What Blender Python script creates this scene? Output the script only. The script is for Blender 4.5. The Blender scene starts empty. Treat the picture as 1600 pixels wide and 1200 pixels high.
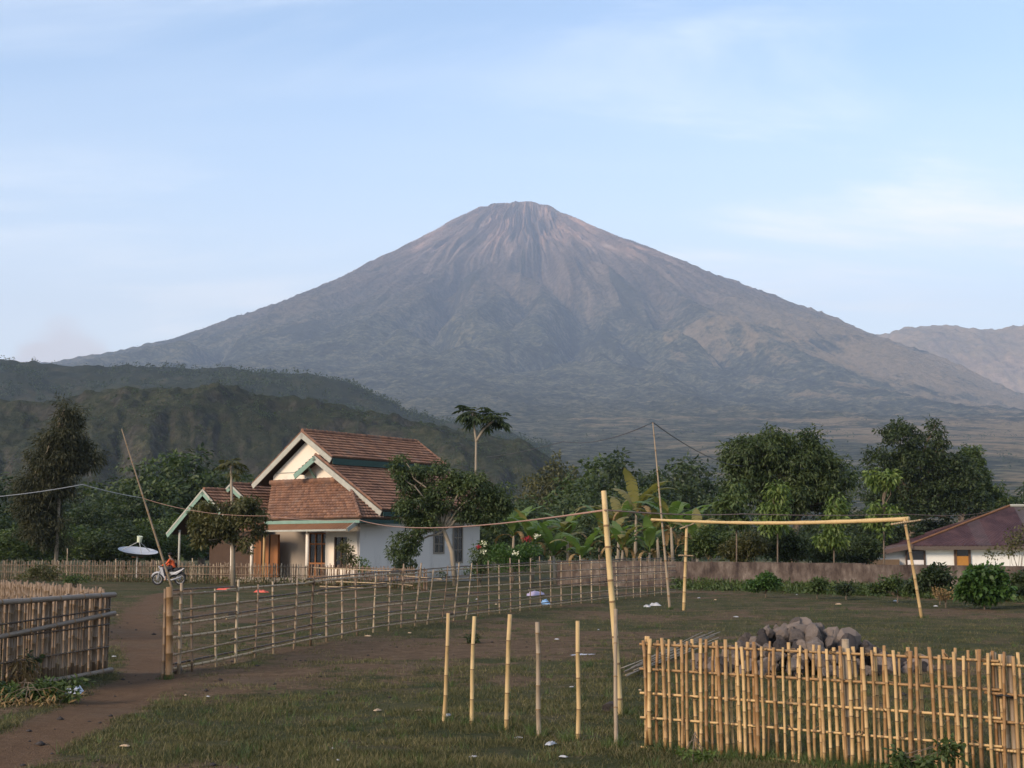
import bpy, bmesh, math, random
import numpy as np
from mathutils import Vector, Matrix
sc = bpy.context.scene
# ------------------------------------------------------------------ camera
F = 2200.0; EYE = 1.6; PITCH = math.atan(265 / F)
cam_d = bpy.data.cameras.new('camera'); cam = bpy.data.objects.new('camera', cam_d)
sc.collection.objects.link(cam); sc.camera = cam
cam_d.sensor_width = 36; cam_d.lens = F / 1600 * 36
cam_d.clip_start = 0.2; cam_d.clip_end = 60000
cam.location = (0, 0, EYE); cam.rotation_euler = (math.pi / 2 + PITCH, 0, 0)
# ------------------------------------------------------------------ light
SUN_TO = Vector((-0.66, -0.62, 0.42)).normalized()        # towards the sun: low, left, behind the camera
SUN_EL = math.asin(SUN_TO.z); SUN_AZ = math.atan2(SUN_TO.x, SUN_TO.y)
sun_d = bpy.data.lights.new('sun', 'SUN'); sun = bpy.data.objects.new('sun', sun_d)
sc.collection.objects.link(sun)
sun_d.energy = 2.5; sun_d.angle = math.radians(16); sun_d.color = (1.0, 0.80, 0.60)
sun.rotation_euler = SUN_TO.to_track_quat('Z', 'Y').to_euler()
sc.view_settings.view_transform = 'Standard'; sc.view_settings.look = 'None'
sc.view_settings.exposure = 1.02; sc.view_settings.gamma = 1.0; sc.view_settings.use_curve_mapping = False
sc.cycles.max_bounces = 6; sc.cycles.diffuse_bounces = 3; sc.cycles.transparent_max_bounces = 8
sc.cycles.volume_bounces = 0
sc.cycles.use_denoising = True

world = bpy.data.worlds.new('World'); sc.world = world; world.use_nodes = True
wn = world.node_tree.nodes; wl = world.node_tree.links; wn.clear()

class NG:
    """small helper to write node trees"""
    def __init__(s, tree): s.t = tree; s.n = tree.nodes; s.l = tree.links
    def new(s, typ, ins=None, **kw):
        nd = s.n.new(typ)
        for k, v in kw.items(): setattr(nd, k, v)
        for k, v in (ins or {}).items(): s.set(nd.inputs[k], v)
        return nd
    def set(s, sock, v):
        if hasattr(v, 'bl_idname') and hasattr(v, 'outputs'): v = v.outputs[0]
        if isinstance(v, bpy.types.NodeSocket): s.l.new(v, sock)
        else:
            if sock.type == 'RGBA' and hasattr(v, '__len__') and len(v) == 3: v = (*v, 1)
            sock.default_value = v
    def math(s, op, a, b=None, c=None, clamp=False):
        nd = s.new('ShaderNodeMath', operation=op, use_clamp=clamp)
        s.set(nd.inputs[0], a)
        if b is not None: s.set(nd.inputs[1], b)
        if c is not None: s.set(nd.inputs[2], c)
        return nd.outputs[0]
    def noise(s, vec, scale, detail=4, rough=.55, dim='3D', dist=0):
        nd = s.new('ShaderNodeTexNoise', noise_dimensions=dim)
        if vec is not None: s.set(nd.inputs['Vector'], vec)
        nd.inputs['Scale'].default_value = scale; nd.inputs['Detail'].default_value = detail
        nd.inputs['Roughness'].default_value = rough; nd.inputs['Distortion'].default_value = dist
        return nd.outputs['Fac']
    def ramp(s, fac, lo, hi):
        nd = s.new('ShaderNodeMapRange', {0: fac, 1: lo, 2: hi, 3: 0.0, 4: 1.0}); nd.interpolation_type = 'SMOOTHSTEP'
        return nd.outputs[0]
    def mix(s, fac, a, b, typ='MIX'):
        nd = s.new('ShaderNodeMix', data_type='RGBA', blend_type=typ)
        s.set(nd.inputs[0], fac); s.set(nd.inputs[6], a); s.set(nd.inputs[7], b)
        return nd.outputs[2]
    def cramp(s, fac, stops):
        nd = s.new('ShaderNodeValToRGB'); s.set(nd.inputs[0], fac)
        e = nd.color_ramp.elements
        while len(e) < len(stops): e.new(.5)
        for el, (p, c) in zip(e, stops): el.position = p; el.color = (*c, 1)
        return nd.outputs[0]
    def scale(s, vec, x, y, z):
        nd = s.new('ShaderNodeMapping', {0: vec}); nd.inputs['Scale'].default_value = (x, y, z); return nd.outputs[0]

g = NG(world.node_tree)
sky = g.new('ShaderNodeTexSky', sky_type='NISHITA', sun_disc=False, sun_elevation=SUN_EL, sun_rotation=SUN_AZ)
sky.altitude = 1150; sky.air_density = 1.0; sky.dust_density = 0.6; sky.ozone_density = 1.6
geo = g.new('ShaderNodeTexCoord'); gen = geo.outputs['Generated']
sep = g.new('ShaderNodeSeparateXYZ', {0: gen}); sx, sy, sz = sep.outputs
zz = g.math('ADD', g.math('MAXIMUM', sz, 0.0), 0.16)
pl = g.new('ShaderNodeCombineXYZ', {0: g.math('DIVIDE', sx, zz), 1: g.math('DIVIDE', sy, zz), 2: 0.0}).outputs[0]
n1 = g.noise(g.scale(pl, .55, 1.5, 1), 1.6, 6, .62, dist=.6)
n2 = g.noise(g.scale(pl, .35, .8, 1), .7, 3, .5)
cir = g.math('MULTIPLY', g.ramp(n1, .46, .72), g.ramp(n2, .40, .62))
soft = g.math('MULTIPLY', g.ramp(g.noise(g.scale(pl, .3, 1.1, 1), 1.1, 4, .5), .35, .8), .30)
veil = g.math('ADD', g.math('MULTIPLY', cir, 1.0), soft, clamp=True)
# low cumulus bank along the horizon
n3 = g.noise(g.scale(gen, 1, 1, 1.6), 7.0, 6, .55)
az = g.math('ARCTAN2', sx, sy)
bump = g.math('POWER', g.math('MAXIMUM', g.math('COSINE', g.math('MULTIPLY_ADD', az, 6.0, 1.86)), 0.0), 7.0)
bank_top = g.math('MULTIPLY_ADD', bump, g.math('MULTIPLY_ADD', n3, .075, .132), g.math('MULTIPLY_ADD', n3, .05, -.028))
bank = g.math('MULTIPLY', g.ramp(g.math('SUBTRACT', bank_top, sz), -.006, .012), g.math('MULTIPLY_ADD', g.noise(gen, 16, 4, .6), .8, .55), clamp=True)
lowwhite = g.ramp(sz, .36, .07)
c = g.mix(1.0, sky.outputs[0], (1.36, 1.28, 1.17), 'MULTIPLY')
c = g.mix(g.math('MULTIPLY', lowwhite, .80), c, (5.15, 5.35, 5.5))
c = g.mix(veil, c, (6.0, 6.1, 6.2))
c = g.mix(g.math('MULTIPLY', bank, .85), c, (4.5, 4.1, 4.0))
bg = g.new('ShaderNodeBackground', {'Color': c, 'Strength': 0.13})
g.new('ShaderNodeOutputWorld', {0: bg.outputs[0]})

# ------------------------------------------------------------------ helpers
rng = np.random.default_rng(7); random.seed(7)
_fw = np.array([0, math.cos(PITCH), math.sin(PITCH)]); _up = np.array([0, -math.sin(PITCH), math.cos(PITCH)])
def ray(x, y): return np.array([(x - 800) / F, 0, 0]) + _up * (600 - y) / F + _fw
def G(x, y, z=0.0):
    r = ray(x, y); return np.array([0, 0, EYE]) + r * ((z - EYE) / r[2])
def P(x, y, d):
    r = ray(x, y); return np.array([0, 0, EYE]) + r * (d / r[1])
def tag(o, label=None, cat=None, group=None, kind=None):
    if label: o['label'] = label
    if cat: o['category'] = cat
    if group: o['group'] = group
    if kind: o['kind'] = kind
    return o
def link(name, me, mat=None, parent=None, smooth=False):
    o = bpy.data.objects.new(name, me); sc.collection.objects.link(o)
    if mat is not None: me.materials.append(mat)
    if parent is not None: o.parent = parent
    if smooth: me.polygons.foreach_set('use_smooth', [True] * len(me.polygons))
    return o
def empty(name, loc=(0, 0, 0), rz=0.0):
    o = bpy.data.objects.new(name, None); sc.collection.objects.link(o)
    o.location = loc; o.rotation_euler = (0, 0, rz); o.empty_display_size = .2
    return o
def np_mesh(name, v, f):
    """v (N,3) floats, f (M,3|4) ints"""
    v = np.asarray(v, dtype=np.float32); f = np.asarray(f, dtype=np.int32); k = f.shape[1]
    me = bpy.data.meshes.new(name)
    me.vertices.add(len(v)); me.vertices.foreach_set('co', v.ravel())
    me.loops.add(f.size); me.loops.foreach_set('vertex_index', f.ravel())
    me.polygons.add(len(f)); me.polygons.foreach_set('loop_start', np.arange(0, f.size, k, dtype=np.int32))
    me.update(calc_edges=True)
    return me
def grid_faces(nu, nv):
    i = np.arange((nu - 1) * (nv - 1)); a = (i // (nv - 1)) * nv + i % (nv - 1)
    return np.stack([a, a + nv, a + nv + 1, a + 1], 1)
def add_attr(me, name, arr):
    at = me.attributes.new(name, 'FLOAT_COLOR', 'POINT')
    d = np.ones((len(arr), 4), np.float32); d[:, :arr.shape[1]] = arr; at.data.foreach_set('color', d.ravel())
def _h(ix, iy, s):
    n = (ix.astype(np.int64) * 374761393 + iy.astype(np.int64) * 668265263 + s * 974634777) & 0x7fffffff
    n = ((n ^ (n >> 13)) * 1274126177) & 0x7fffffff
    return ((n ^ (n >> 16)) & 0xffff) / 65535.0
def vnoise(x, y, s=0):
    ix = np.floor(x); iy = np.floor(y); fx = x - ix; fy = y - iy
    fx = fx * fx * fx * (fx * (fx * 6 - 15) + 10); fy = fy * fy * fy * (fy * (fy * 6 - 15) + 10)
    a = _h(ix, iy, s); b = _h(ix + 1, iy, s); c_ = _h(ix, iy + 1, s); d = _h(ix + 1, iy + 1, s)
    return a + (b - a) * fx + (c_ - a) * fy + (a - b - c_ + d) * fx * fy
def fbm(x, y, o=4, s=0, g_=.5):
    t = 0; a = 1; n = 0
    for i in range(o): t = t + a * vnoise(x * 2 ** i + 17.3 * i, y * 2 ** i - 9.1 * i, s + i); n += a; a *= g_
    return t / n
def ridged(x, y, o=4, s=0):
    t = 0; a = 1; n = 0
    for i in range(o): t = t + a * (1 - np.abs(2 * vnoise(x * 2 ** i + 5.3 * i, y * 2 ** i + 3.7 * i, s + i) - 1)); n += a; a *= .5
    return t / n
def smooth(a, b, x): t = np.clip((x - a) / (b - a), 0, 1); return t * t * (3 - 2 * t)

def material(name):
    m = bpy.data.materials.new(name); m.use_nodes = True; m.node_tree.nodes.clear(); return m, NG(m.node_tree)
def finish(q, color, rough=.9, bump=None, bstr=.3, bdist=.02, spec=.25, sub=None):
    b = q.new('ShaderNodeBsdfPrincipled'); q.set(b.inputs['Base Color'], color); q.set(b.inputs['Roughness'], rough)
    b.inputs['Specular IOR Level'].default_value = spec
    if bump is not None:
        bn = q.new('ShaderNodeBump', {'Height': bump, 'Strength': bstr, 'Distance': bdist}); q.set(b.inputs['Normal'], bn)
    q.new('ShaderNodeOutputMaterial', {0: b.outputs[0]}); return b
def plain(name, col, rough=.8, var=.25, scale=6, bump=.0, spec=.25, bdist=.01, stretch=(1, 1, 1)):
    m, q = material(name); oc = q.new('ShaderNodeTexCoord').outputs['Object']; v = q.scale(oc, *stretch)
    n = q.noise(v, scale, 5, .6); n2 = q.noise(v, scale * 5.3, 3, .6)
    k = q.math('MULTIPLY_ADD', n, var * 1.6, 1 - var * .8); k = q.math('MULTIPLY', k, q.math('MULTIPLY_ADD', n2, var * .8, 1 - var * .4))
    cc = q.new('ShaderNodeVectorMath', {0: col}, operation='SCALE'); q.set(cc.inputs['Scale'], k)
    finish(q, cc.outputs[0], rough, n2 if bump else None, bump, bdist, spec); return m
# ================================================================== TERRAIN
# ---- volcano: polar height field round its own axis
VD = 9900.0; VX = P(823, 600, VD)[0]; VY = VD
RK = [0,170,370,560,800,1010,1250,1460,1700,1900,2150,2400,2650,2900,3150,3400,4000,5000,6500,8000,9000,9600]
PL = [2500,2500,2488,2352,2203,2084,1962,1841,1736,1641,1539,1425,1313,1227,1174,1115,976,700,300,110,15,-30]
PR = [2504,2502,2384,2263,2166,2070,1968,1863,1765,1663,1546,1428,1317,1210,1079,905,661,447,300,110,15,-30]
def prof(r, tab):
    rr = np.arange(0, 9700, 20.); h = np.interp(rr, RK, tab); k = 9
    hs = np.convolve(np.pad(h, k, 'edge'), np.ones(2 * k + 1) / (2 * k + 1), 'valid'); w = smooth(150, 600, rr)
    return np.interp(r, rr, h * (1 - w) + hs * w)
def volcano_h(r, t):
    w = (1 + np.cos(t)) / 2
    h = prof(r, PL) * (1 - w) + prof(r, PR) * w
    wob = t + .05 * (fbm(r / 900, t * 3, 2, 50) - .5)
    # radial gullies: narrow and deep near the top, wide lower down
    tc = (wob + math.pi / 2) * r / (r + 420) + .10 * (fbm(t * 5 + 9, r / 700, 3, 55) - .5)
    g1 = ridged(tc * 19 + 3, r / 4200 + 7, 4, 3); g2 = ridged(tc * 55, r / 900, 3, 11); g3 = ridged(tc * 8 + 1.7, r / 5000, 3, 21)
    top = smooth(60, 320, r)
    amp1 = 95 * top * np.exp(-((r - 900) / 1900) ** 2) + 40 * top * smooth(7500, 2500, r)
    front = smooth(.35, -.45, np.sin(t))
    h = h - front * (amp1 * (1 - g1) + 16 * top * np.exp(-(r / 1700) ** 2) * (1 - g2) + 130 * top * smooth(700, 2600, r) * smooth(6500, 3500, r) * (1 - g3))
    # great scar under the summit
    sx_ = r * np.cos(t); sc_ = np.exp(-((sx_ - 40 - .16 * r) / (110 + .12 * r)) ** 2) * smooth(60, 200, r) * smooth(1500, 500, r) * (np.sin(t) < .2)
    h = h - 95 * sc_ + 120 * sc_ * (ridged(sx_ / 75. + r / 900, r / 420, 4, 31) - .5)
    h = h + 42 * smooth(40, 200, r) * smooth(1300, 500, r) * front * (ridged(tc * 40, r / 600., 4, 37) - .6)
    for t0, ra, rb, dep, wd in ((-1.50, 900, 4300, 130, 75), (-1.77, 900, 4300, 110, 60), (-1.24, 1100, 4800, 90, 80), (-2.08, 1000, 4600, 90, 65), (-1.02, 1400, 5200, 80, 90), (-2.4, 1200, 4600, 80, 70), (-1.63, 1500, 3600, 70, 45), (-1.38, 1600, 4200, 60, 50)):
        dv = r * (t - t0 - .05 * np.sin(r / 420. + t0 * 7) - .03 * np.sin(r / 170. + t0 * 3) - .06 * (r - 2500) / 2500 * math.sin(t0 * 9))
        h = h - 1.9 * dep * np.exp(-(dv / (wd * (1 + r / 4000))) ** 2) * smooth(ra, ra + 700, r) * smooth(rb, rb - 1300, r) * (.6 + .6 * fbm(r / 300., t * 0 + t0, 2, 61))
    x = r * np.cos(t); y = r * np.sin(t)
    h = h + 16 * (fbm(x / 160, y / 160, 3, 41) - .5) * smooth(300, 900, r)
    return h
t_front = np.linspace(-math.pi - .12, .12, 1000); t_back = np.linspace(.12, math.pi - .12, 90)[1:]
tt = np.concatenate([t_front, t_back]); rr = np.concatenate([np.linspace(0, 600, 70), 600 + 9000 * np.linspace(0, 1, 331)[1:] ** 1.15])
TT, RR = np.meshgrid(tt, rr, indexing='ij')
HH = volcano_h(RR, TT)
HH += (vnoise(RR * np.cos(TT) / 26, RR * np.sin(TT) / 26, 71) ** 2) * 16 * smooth(900, 1700, RR) * smooth(7000, 5200, RR)
vv = np.stack([VX + RR * np.cos(TT), VY + RR * np.sin(TT), HH], -1).reshape(-1, 3)
me = np_mesh('volcano', vv, grid_faces(len(tt), len(rr)))
add_attr(me, 'pol', np.stack([TT.ravel(), RR.ravel() / 10000, HH.ravel() / 2500], 1))
m, q = material('volcano_slopes')
at = q.new('ShaderNodeAttribute', attribute_name='pol'); ps = q.new('ShaderNodeSeparateXYZ', {0: at.outputs['Vector']}); th_, rad_, hgt_ = ps.outputs
oc = q.new('ShaderNodeTexCoord').outputs['Object']
tcs = q.math('MULTIPLY', q.math('ADD', th_, math.pi / 2), q.math('DIVIDE', rad_, q.math('ADD', rad_, .042)))
strv = q.new('ShaderNodeCombineXYZ', {0: q.math('MULTIPLY', tcs, 34.0), 1: q.math('MULTIPLY', rad_, 14.0), 2: 0.0}).outputs[0]
streak = q.noise(strv, 1.0, 6, .62, dist=.4)
fine = q.noise(oc, .032, 6, .75); mid = q.noise(oc, .004, 5, .6); big = q.noise(oc, .0011, 4, .55)
rockc = q.cramp(q.math('ADD', q.math('MULTIPLY', streak, .7), q.math('MULTIPLY', fine, .3)), [(.30, (.075, .060, .055)), (.46, (.20, .145, .115)), (.58, (.36, .245, .185)), (.74, (.55, .44, .36))])
forest = q.cramp(q.math('ADD', q.math('MULTIPLY', fine, .65), q.math('MULTIPLY', mid, .35)), [(.40, (.018, .024, .013)), (.5, (.076, .080, .044)), (.60, (.215, .190, .110))])
grass = q.cramp(fine, [(.3, (.13, .11, .06)), (.55, (.31, .225, .125)), (.75, (.40, .29, .17))])
# dry grass: more to the right and on the lower apron
ox = q.new('ShaderNodeSeparateXYZ', {0: oc}).outputs
gx = q.math('ADD', q.math('MULTIPLY_ADD', q.ramp(th_, -1.6, -.9), 1.25, -.35), q.math('MULTIPLY', q.math('MULTIPLY', q.ramp(rad_, .50, .66), q.ramp(th_, -1.75, -1.35)), 1.0))
band = q.noise(q.new('ShaderNodeCombineXYZ', {0: q.math('MULTIPLY', th_, 18.0), 1: q.math('MULTIPLY', rad_, 26.0), 2: 0.0}).outputs[0], .9, 5, .65, dist=.8)
field = q.noise(oc, .0045, 6, .7)
band = q.mix(q.ramp(rad_, .45, .66), band, field)
gm = q.ramp(q.math('ADD', q.math('ADD', q.math('MULTIPLY', band, .55), q.math('MULTIPLY', mid, .5)), q.math('MULTIPLY', gx, .22)), .575, .70)
gm = q.math('MULTIPLY', gm, q.ramp(rad_, .16, .30))
heath = q.cramp(q.math('ADD', q.math('MULTIPLY', fine, .5), q.math('MULTIPLY', streak, .5)), [(.38, (.050, .038, .032)), (.5, (.145, .108, .080)), (.62, (.29, .215, .155))])
forest = q.mix(q.ramp(q.math('ADD', hgt_, q.math('MULTIPLY_ADD', mid, .3, -.15)), .42, .72), forest, heath)
vein = q.math('MULTIPLY', q.ramp(q.noise(q.new('ShaderNodeCombineXYZ', {0: q.math('MULTIPLY', tcs, 15.0), 1: q.math('MULTIPLY', rad_, 9.0), 2: 3.3}).outputs[0], 1.0, 5, .6, dist=.6), .56, .66), q.ramp(rad_, .65, .35))
forest = q.mix(q.math('MULTIPLY', vein, .75), forest, (.026, .032, .020))
col = q.mix(gm, forest, grass)
pale = q.ramp(q.noise(q.new('ShaderNodeCombineXYZ', {0: q.math('MULTIPLY', tcs, 9.0), 1: q.math('MULTIPLY', rad_, 22.0), 2: 8.1}).outputs[0], 1.0, 5, .6), .45, .66)
rockc = q.mix(q.math('MULTIPLY', pale, .7), rockc, q.mix(1.0, rockc, (2.0, 1.75, 1.6), 'MULTIPLY'))
rk_ = q.ramp(q.math('ADD', hgt_, q.math('MULTIPLY_ADD', streak, .26, -.13)), .72, .86)
col = q.mix(rk_, col, rockc)
finish(q, col, .95, fine, 1.0, 40.0, .05)
volc = link('volcano', me, m, smooth=True); tag(volc, kind='structure')

# ---- far ridge on the right, behind the flank
def crest_hill(name, crest, d0, depth_f, depth_b, mat, nx=260, ny=90, amp=10, nscale=60, seed=1, cliff=.0, rough_s=12, foot=-2.0, dfun=None, sink=None):
    xs = np.linspace(crest[0][0], crest[-1][0], nx); cy = np.interp(xs, [c_[0] for c_ in crest], [c_[1] for c_ in crest])
    k = 3; cy = np.convolve(np.pad(cy, k, 'edge'), np.ones(2 * k + 1) / (2 * k + 1), 'valid')
    tv = np.linspace(0, 1, ny)
    cl = .42 + .34 * fbm(np.arange(nx) / 26., np.zeros(nx) + seed, 3, seed); cn = fbm((np.arange(nx) / 9.)[:, None], (tv * 7)[None, :], 3, seed + 2)
    pts = np.zeros((nx, ny, 3)); us = np.zeros((nx, ny))
    for i in range(nx):
        dc = d0 if dfun is None else dfun(xs[i])
        c3 = P(xs[i], cy[i], dc); kf = depth_f; kb = depth_b
        # front foot -> crest -> back, along the local ray direction in plan
        dirv = np.array([c3[0], c3[1]]) / math.hypot(c3[0], c3[1])
        s = np.where(tv < .72, (tv / .72 - 1) * kf, (tv - .72) / .28 * kb)
        if cliff > 0:
            a = tv / .72
            up_ = np.where(a < 1, (1 - cliff) * np.clip(a, 0, 1) ** 1.3 + cliff * smooth(cl[i] - .13, cl[i] + .17, a + .10 * (cn[i] - .5)), 1)
        else:
            a = np.clip(tv / .72, 0, 1); up_ = np.sin(a * math.pi / 2) ** 1.25
        dn = np.where(tv > .72, 1 - .8 * smooth(.72, 1, tv), 1)
        pts[i, :, 0] = c3[0] + dirv[0] * s; pts[i, :, 1] = c3[1] + dirv[1] * s
        pts[i, :, 2] = foot + (c3[2] - foot) * up_ * dn; us[i] = up_
    x, y = pts[..., 0], pts[..., 1]
    env = np.clip(us * 1.4, 0, 1)
    pts[..., 2] += amp * env * (ridged(x / nscale + seed, y / nscale, 4, seed) - .62) + amp * .40 * env * (fbm(x / rough_s, y / rough_s, 3, seed + 5) - .5)
    me = np_mesh(name, pts.reshape(-1, 3), grid_faces(nx, ny))
    add_attr(me, 'lift', np.stack([us.ravel()] * 3, 1))
    o = link(name, me, mat, smooth=True); tag(o, kind='structure'); return o, pts, us
def hill_mat(name, dark, green, dry, rock, sc0, rockamt=.5, bd=2.0):
    m, q = material(name); oc = q.new('ShaderNodeTexCoord').outputs['Object']
    a = q.noise(oc, sc0, 6, .65); b = q.noise(oc, sc0 * 5, 5, .7); c_ = q.noise(oc, sc0 * .25, 3, .5)
    nz = q.new('ShaderNodeSeparateXYZ', {0: q.new('ShaderNodeNewGeometry').outputs['Normal']}).outputs[2]
    veg = q.cramp(q.math('ADD', q.math('MULTIPLY', a, .5), q.math('MULTIPLY', b, .5)), [(.33, dark), (.52, green), (.70, dry)])
    rk_ = q.mix(q.ramp(b, .4, .65), tuple(v * .45 for v in rock), rock)
    steep = q.ramp(q.math('ADD', nz, q.math('MULTIPLY_ADD', a, .5, -.25)), .86, .66)
    col = q.mix(q.math('MULTIPLY', steep, rockamt), veg, rk_)
    col = q.mix(q.math('MULTIPLY', q.ramp(c_, .45, .65), .35), col, dark)
    finish(q, col, .95, q.math('ADD', a, b), .8, bd, .05); return m
ridge_mat = hill_mat('far_ridge', (.09, .085, .05), (.30, .215, .12), (.48, .33, .19), (.42, .29, .19), .0035, .6, 30)
RC = [(1180, 640), (1300, 560), (1380, 528), (1420, 521), (1450, 518), (1480, 519), (1505, 521), (1530, 516), (1555, 520), (1580, 519), (1605, 517), (1660, 512), (1720, 520), (1800, 500), (1950, 520)]
crest_hill('far_ridge', RC, 11300, 2600, 900, ridge_mat, 240, 120, 150, 420, 5, 0, 90, foot=300)
# ---- middle ridge on the left
mid_mat = hill_mat('wooded_ridge', (.012, .017, .012), (.034, .040, .024), (.085, .072, .045), (.08, .07, .055), .012, .3, 6)
MC = [(-420, 552), (-200, 562), (0, 572), (60, 576), (150, 586), (240, 584), (300, 587), (380, 585), (430, 588), (500, 597), (545, 608), (590, 630), (640, 652), (720, 668), (800, 684), (860, 705)]
mid_o, mid_p, mid_u = crest_hill('wooded_ridge', MC, 2000, 700, 500, mid_mat, 260, 90, 26, 110, 9, 0, 25)
# ---- near rocky hill on the left
near_mat = hill_mat('rocky_hill', (.012, .016, .010), (.038, .042, .024), (.098, .088, .052), (.085, .074, .062), .045, .6, 4.0)  # colours set darker to stand in for the shade over the hill
NC = [(-420, 600), (-260, 612), (-120, 628), (0, 636), (60, 640), (110, 622), (170, 612), (215, 604), (250, 598), (300, 599), (345, 601), (400, 616), (450, 628), (500, 628), (560, 634), (620, 642), (680, 655), (720, 664), (770, 672), (820, 684), (850, 700), (872, 722), (900, 752), (960, 800)]
near_o, near_p, near_u = crest_hill('rocky_hill', NC, 800, 300, 260, near_mat, 460, 150, 15, 48, 13, .17, 8)

# ---- ground: one sheet
# yard grid fine, plain coarse
def spread(fine_lo, fine_hi, step, outs_lo, outs_hi): return np.concatenate([outs_lo, np.arange(fine_lo, fine_hi + step / 2, step), outs_hi])
gxs = spread(-24, 30, .3, [-13000, -4000, -1500, -500, -200, -100, -60, -35], [40, 60, 100, 200, 500, 1500, 4000, 13000])
gys = spread(6, 76, .3, [-1500, -400, -100, -30, -8, 0, 3], [85, 100, 130, 180, 260, 400, 700, 1200, 2500, 6000, 13800])
X, Y = np.meshgrid(gxs, gys, indexing='ij')
PATH = [G(-60, 1215), G(0, 1178), G(60, 1150), G(130, 1118), G(190, 1086), G(235, 1062), G(240, 1030), G(225, 1000), G(215, 960), G(250, 930), G(300, 921)]
def seg_dist(X, Y, pts):
    d = np.full(X.shape, 1e9)
    for a, b in zip(pts[:-1], pts[1:]):
        ax, ay, bx, by = a[0], a[1], b[0], b[1]; L2 = (bx - ax) ** 2 + (by - ay) ** 2
        t = np.clip(((X - ax) * (bx - ax) + (Y - ay) * (by - ay)) / L2, 0, 1)
        d = np.minimum(d, np.hypot(X - ax - t * (bx - ax), Y - ay - t * (by - ay)))
    return d
BLOBS = [(330, 1062, 1.2, 1.8, .5), (480, 1035, 2.0, 2.6, .38), (620, 1012, 2.0, 3.6, .38), (560, 1060, 1.6, 1.8, .2), (760, 1005, 2.0, 4.0, .3), (420, 960, 3, 6, .25),
         (1050, 975, 2.2, 6, .3), (1110, 945, 4, 7, .15), (1490, 957, 2.2, 3.2, .85), (200, 985, 1.8, 5, .55), (240, 1190, .9, .7, .6), (860, 1010, 2, 3, .15), (650, 940, 4, 9, .1), (1400, 1085, 2.0, 1.0, .35)]
PATCH = [(430, 1130, 2.2, 1.6, .6), (830, 1150, 3.0, 1.4, .6), (560, 1175, 2.6, .9, .5), (60, 1140, .7, .8, .4), (1150, 1090, 1.6, 2.0, .4), (230, 925, 3, 4, .5), (1250, 945, 6, 5, .3), (1500, 985, 4, 6, .45), (930, 1090, 1.0, 1.5, .35)]
def dirt_mask(X, Y):
    n = fbm(X / 2.1, Y / 2.6, 4, 81); n2 = fbm(X / .55, Y / .7, 3, 91)
    m_ = .31 + 1.3 * (n - .5) + .95 * (n2 - .5) + .5 * (fbm(X / .22, Y / .3, 2, 95) - .5)
    for px, py, rx, ry, s in BLOBS:
        p_ = G(px, py); m_ = m_ + s * np.exp(-(((X - p_[0]) / rx) ** 2 + ((Y - p_[1]) / ry) ** 2))
    for px, py, rx, ry, s in PATCH:
        p_ = G(px, py); m_ = m_ - s * np.exp(-(((X - p_[0]) / rx) ** 2 + ((Y - p_[1]) / ry) ** 2))
    pd = seg_dist(X, Y, PATH) + .25 * (n2 - .5)
    m_ = np.maximum(m_, 1.15 * smooth(.62, .22, pd))
    return np.clip(m_, 0, 1.2)
DM = dirt_mask(X, Y); pdist = seg_dist(X, Y, PATH)
near = smooth(90, 60, Y) * smooth(40, 28, np.abs(X)) * smooth(0, 6, Y)
Z = near * (.10 * (fbm(X / 2.3, Y / 2.3, 4, 101, .6) - .5) - .03 * smooth(.6, .1, pdist))
me = np_mesh('ground', np.stack([X, Y, Z], -1).reshape(-1, 3), grid_faces(len(gxs), len(gys)))
add_attr(me, 'dirt', np.stack([DM.ravel(), smooth(.7, .2, pdist).ravel(), near.ravel()], 1))
m, q = material('yard_ground')
at = q.new('ShaderNodeAttribute', attribute_name='dirt'); dsep = q.new('ShaderNodeSeparateXYZ', {0: at.outputs['Vector']}).outputs
oc = q.new('ShaderNodeTexCoord').outputs['Object']
f1 = q.noise(oc, 14, 6, .7); f2 = q.noise(oc, 3.0, 5, .65); f3 = q.noise(oc, 60, 3, .7); f4 = q.noise(oc, .45, 4, .6)
soil = q.cramp(q.math('ADD', q.math('MULTIPLY', f1, .5), q.math('MULTIPLY', f2, .5)), [(.3, (.056, .036, .021)), (.5, (.113, .074, .044)), (.68, (.190, .130, .081))])
soil = q.mix(q.math('MULTIPLY', dsep[1], .55), soil, (.128, .074, .042))
soil = q.mix(q.math('MULTIPLY', q.ramp(f4, .5, .72), .5), soil, (.115, .086, .060))
turf = q.cramp(q.math('ADD', q.math('MULTIPLY', f1, .55), q.math('MULTIPLY', f4, .45)), [(.3, (.020, .024, .009)), (.5, (.048, .052, .020)), (.68, (.095, .086, .038))])
gv = q.noise(oc, 1.1, 5, .7)
turf = q.mix(q.math('MULTIPLY', q.ramp(gv, .45, .62), .65), turf, q.cramp(f1, [(.35, (.055, .042, .022)), (.65, (.125, .098, .054))]))
dm = q.ramp(q.math('ADD', dsep[0], q.math('ADD', q.math('MULTIPLY_ADD', f1, .8, -.4), q.math('MULTIPLY_ADD', f2, .9, -.45))), .25, .72)
col = q.mix(dm, turf, soil)
col = q.mix(q.math('MULTIPLY', q.ramp(f3, .70, .82), .5), col, (.22, .18, .13))
farc = q.cramp(q.noise(oc, .02, 5, .6), [(.35, (.03, .038, .016)), (.6, (.10, .085, .04))])
col = q.mix(dsep[2], farc, col)
finish(q, col, .95, q.math('ADD', q.math('ADD', f1, f2), q.math('MULTIPLY', f3, .5)), 1.0, .05, .08)
gnd = link('ground', me, m, smooth=True); tag(gnd, kind='structure')
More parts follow.
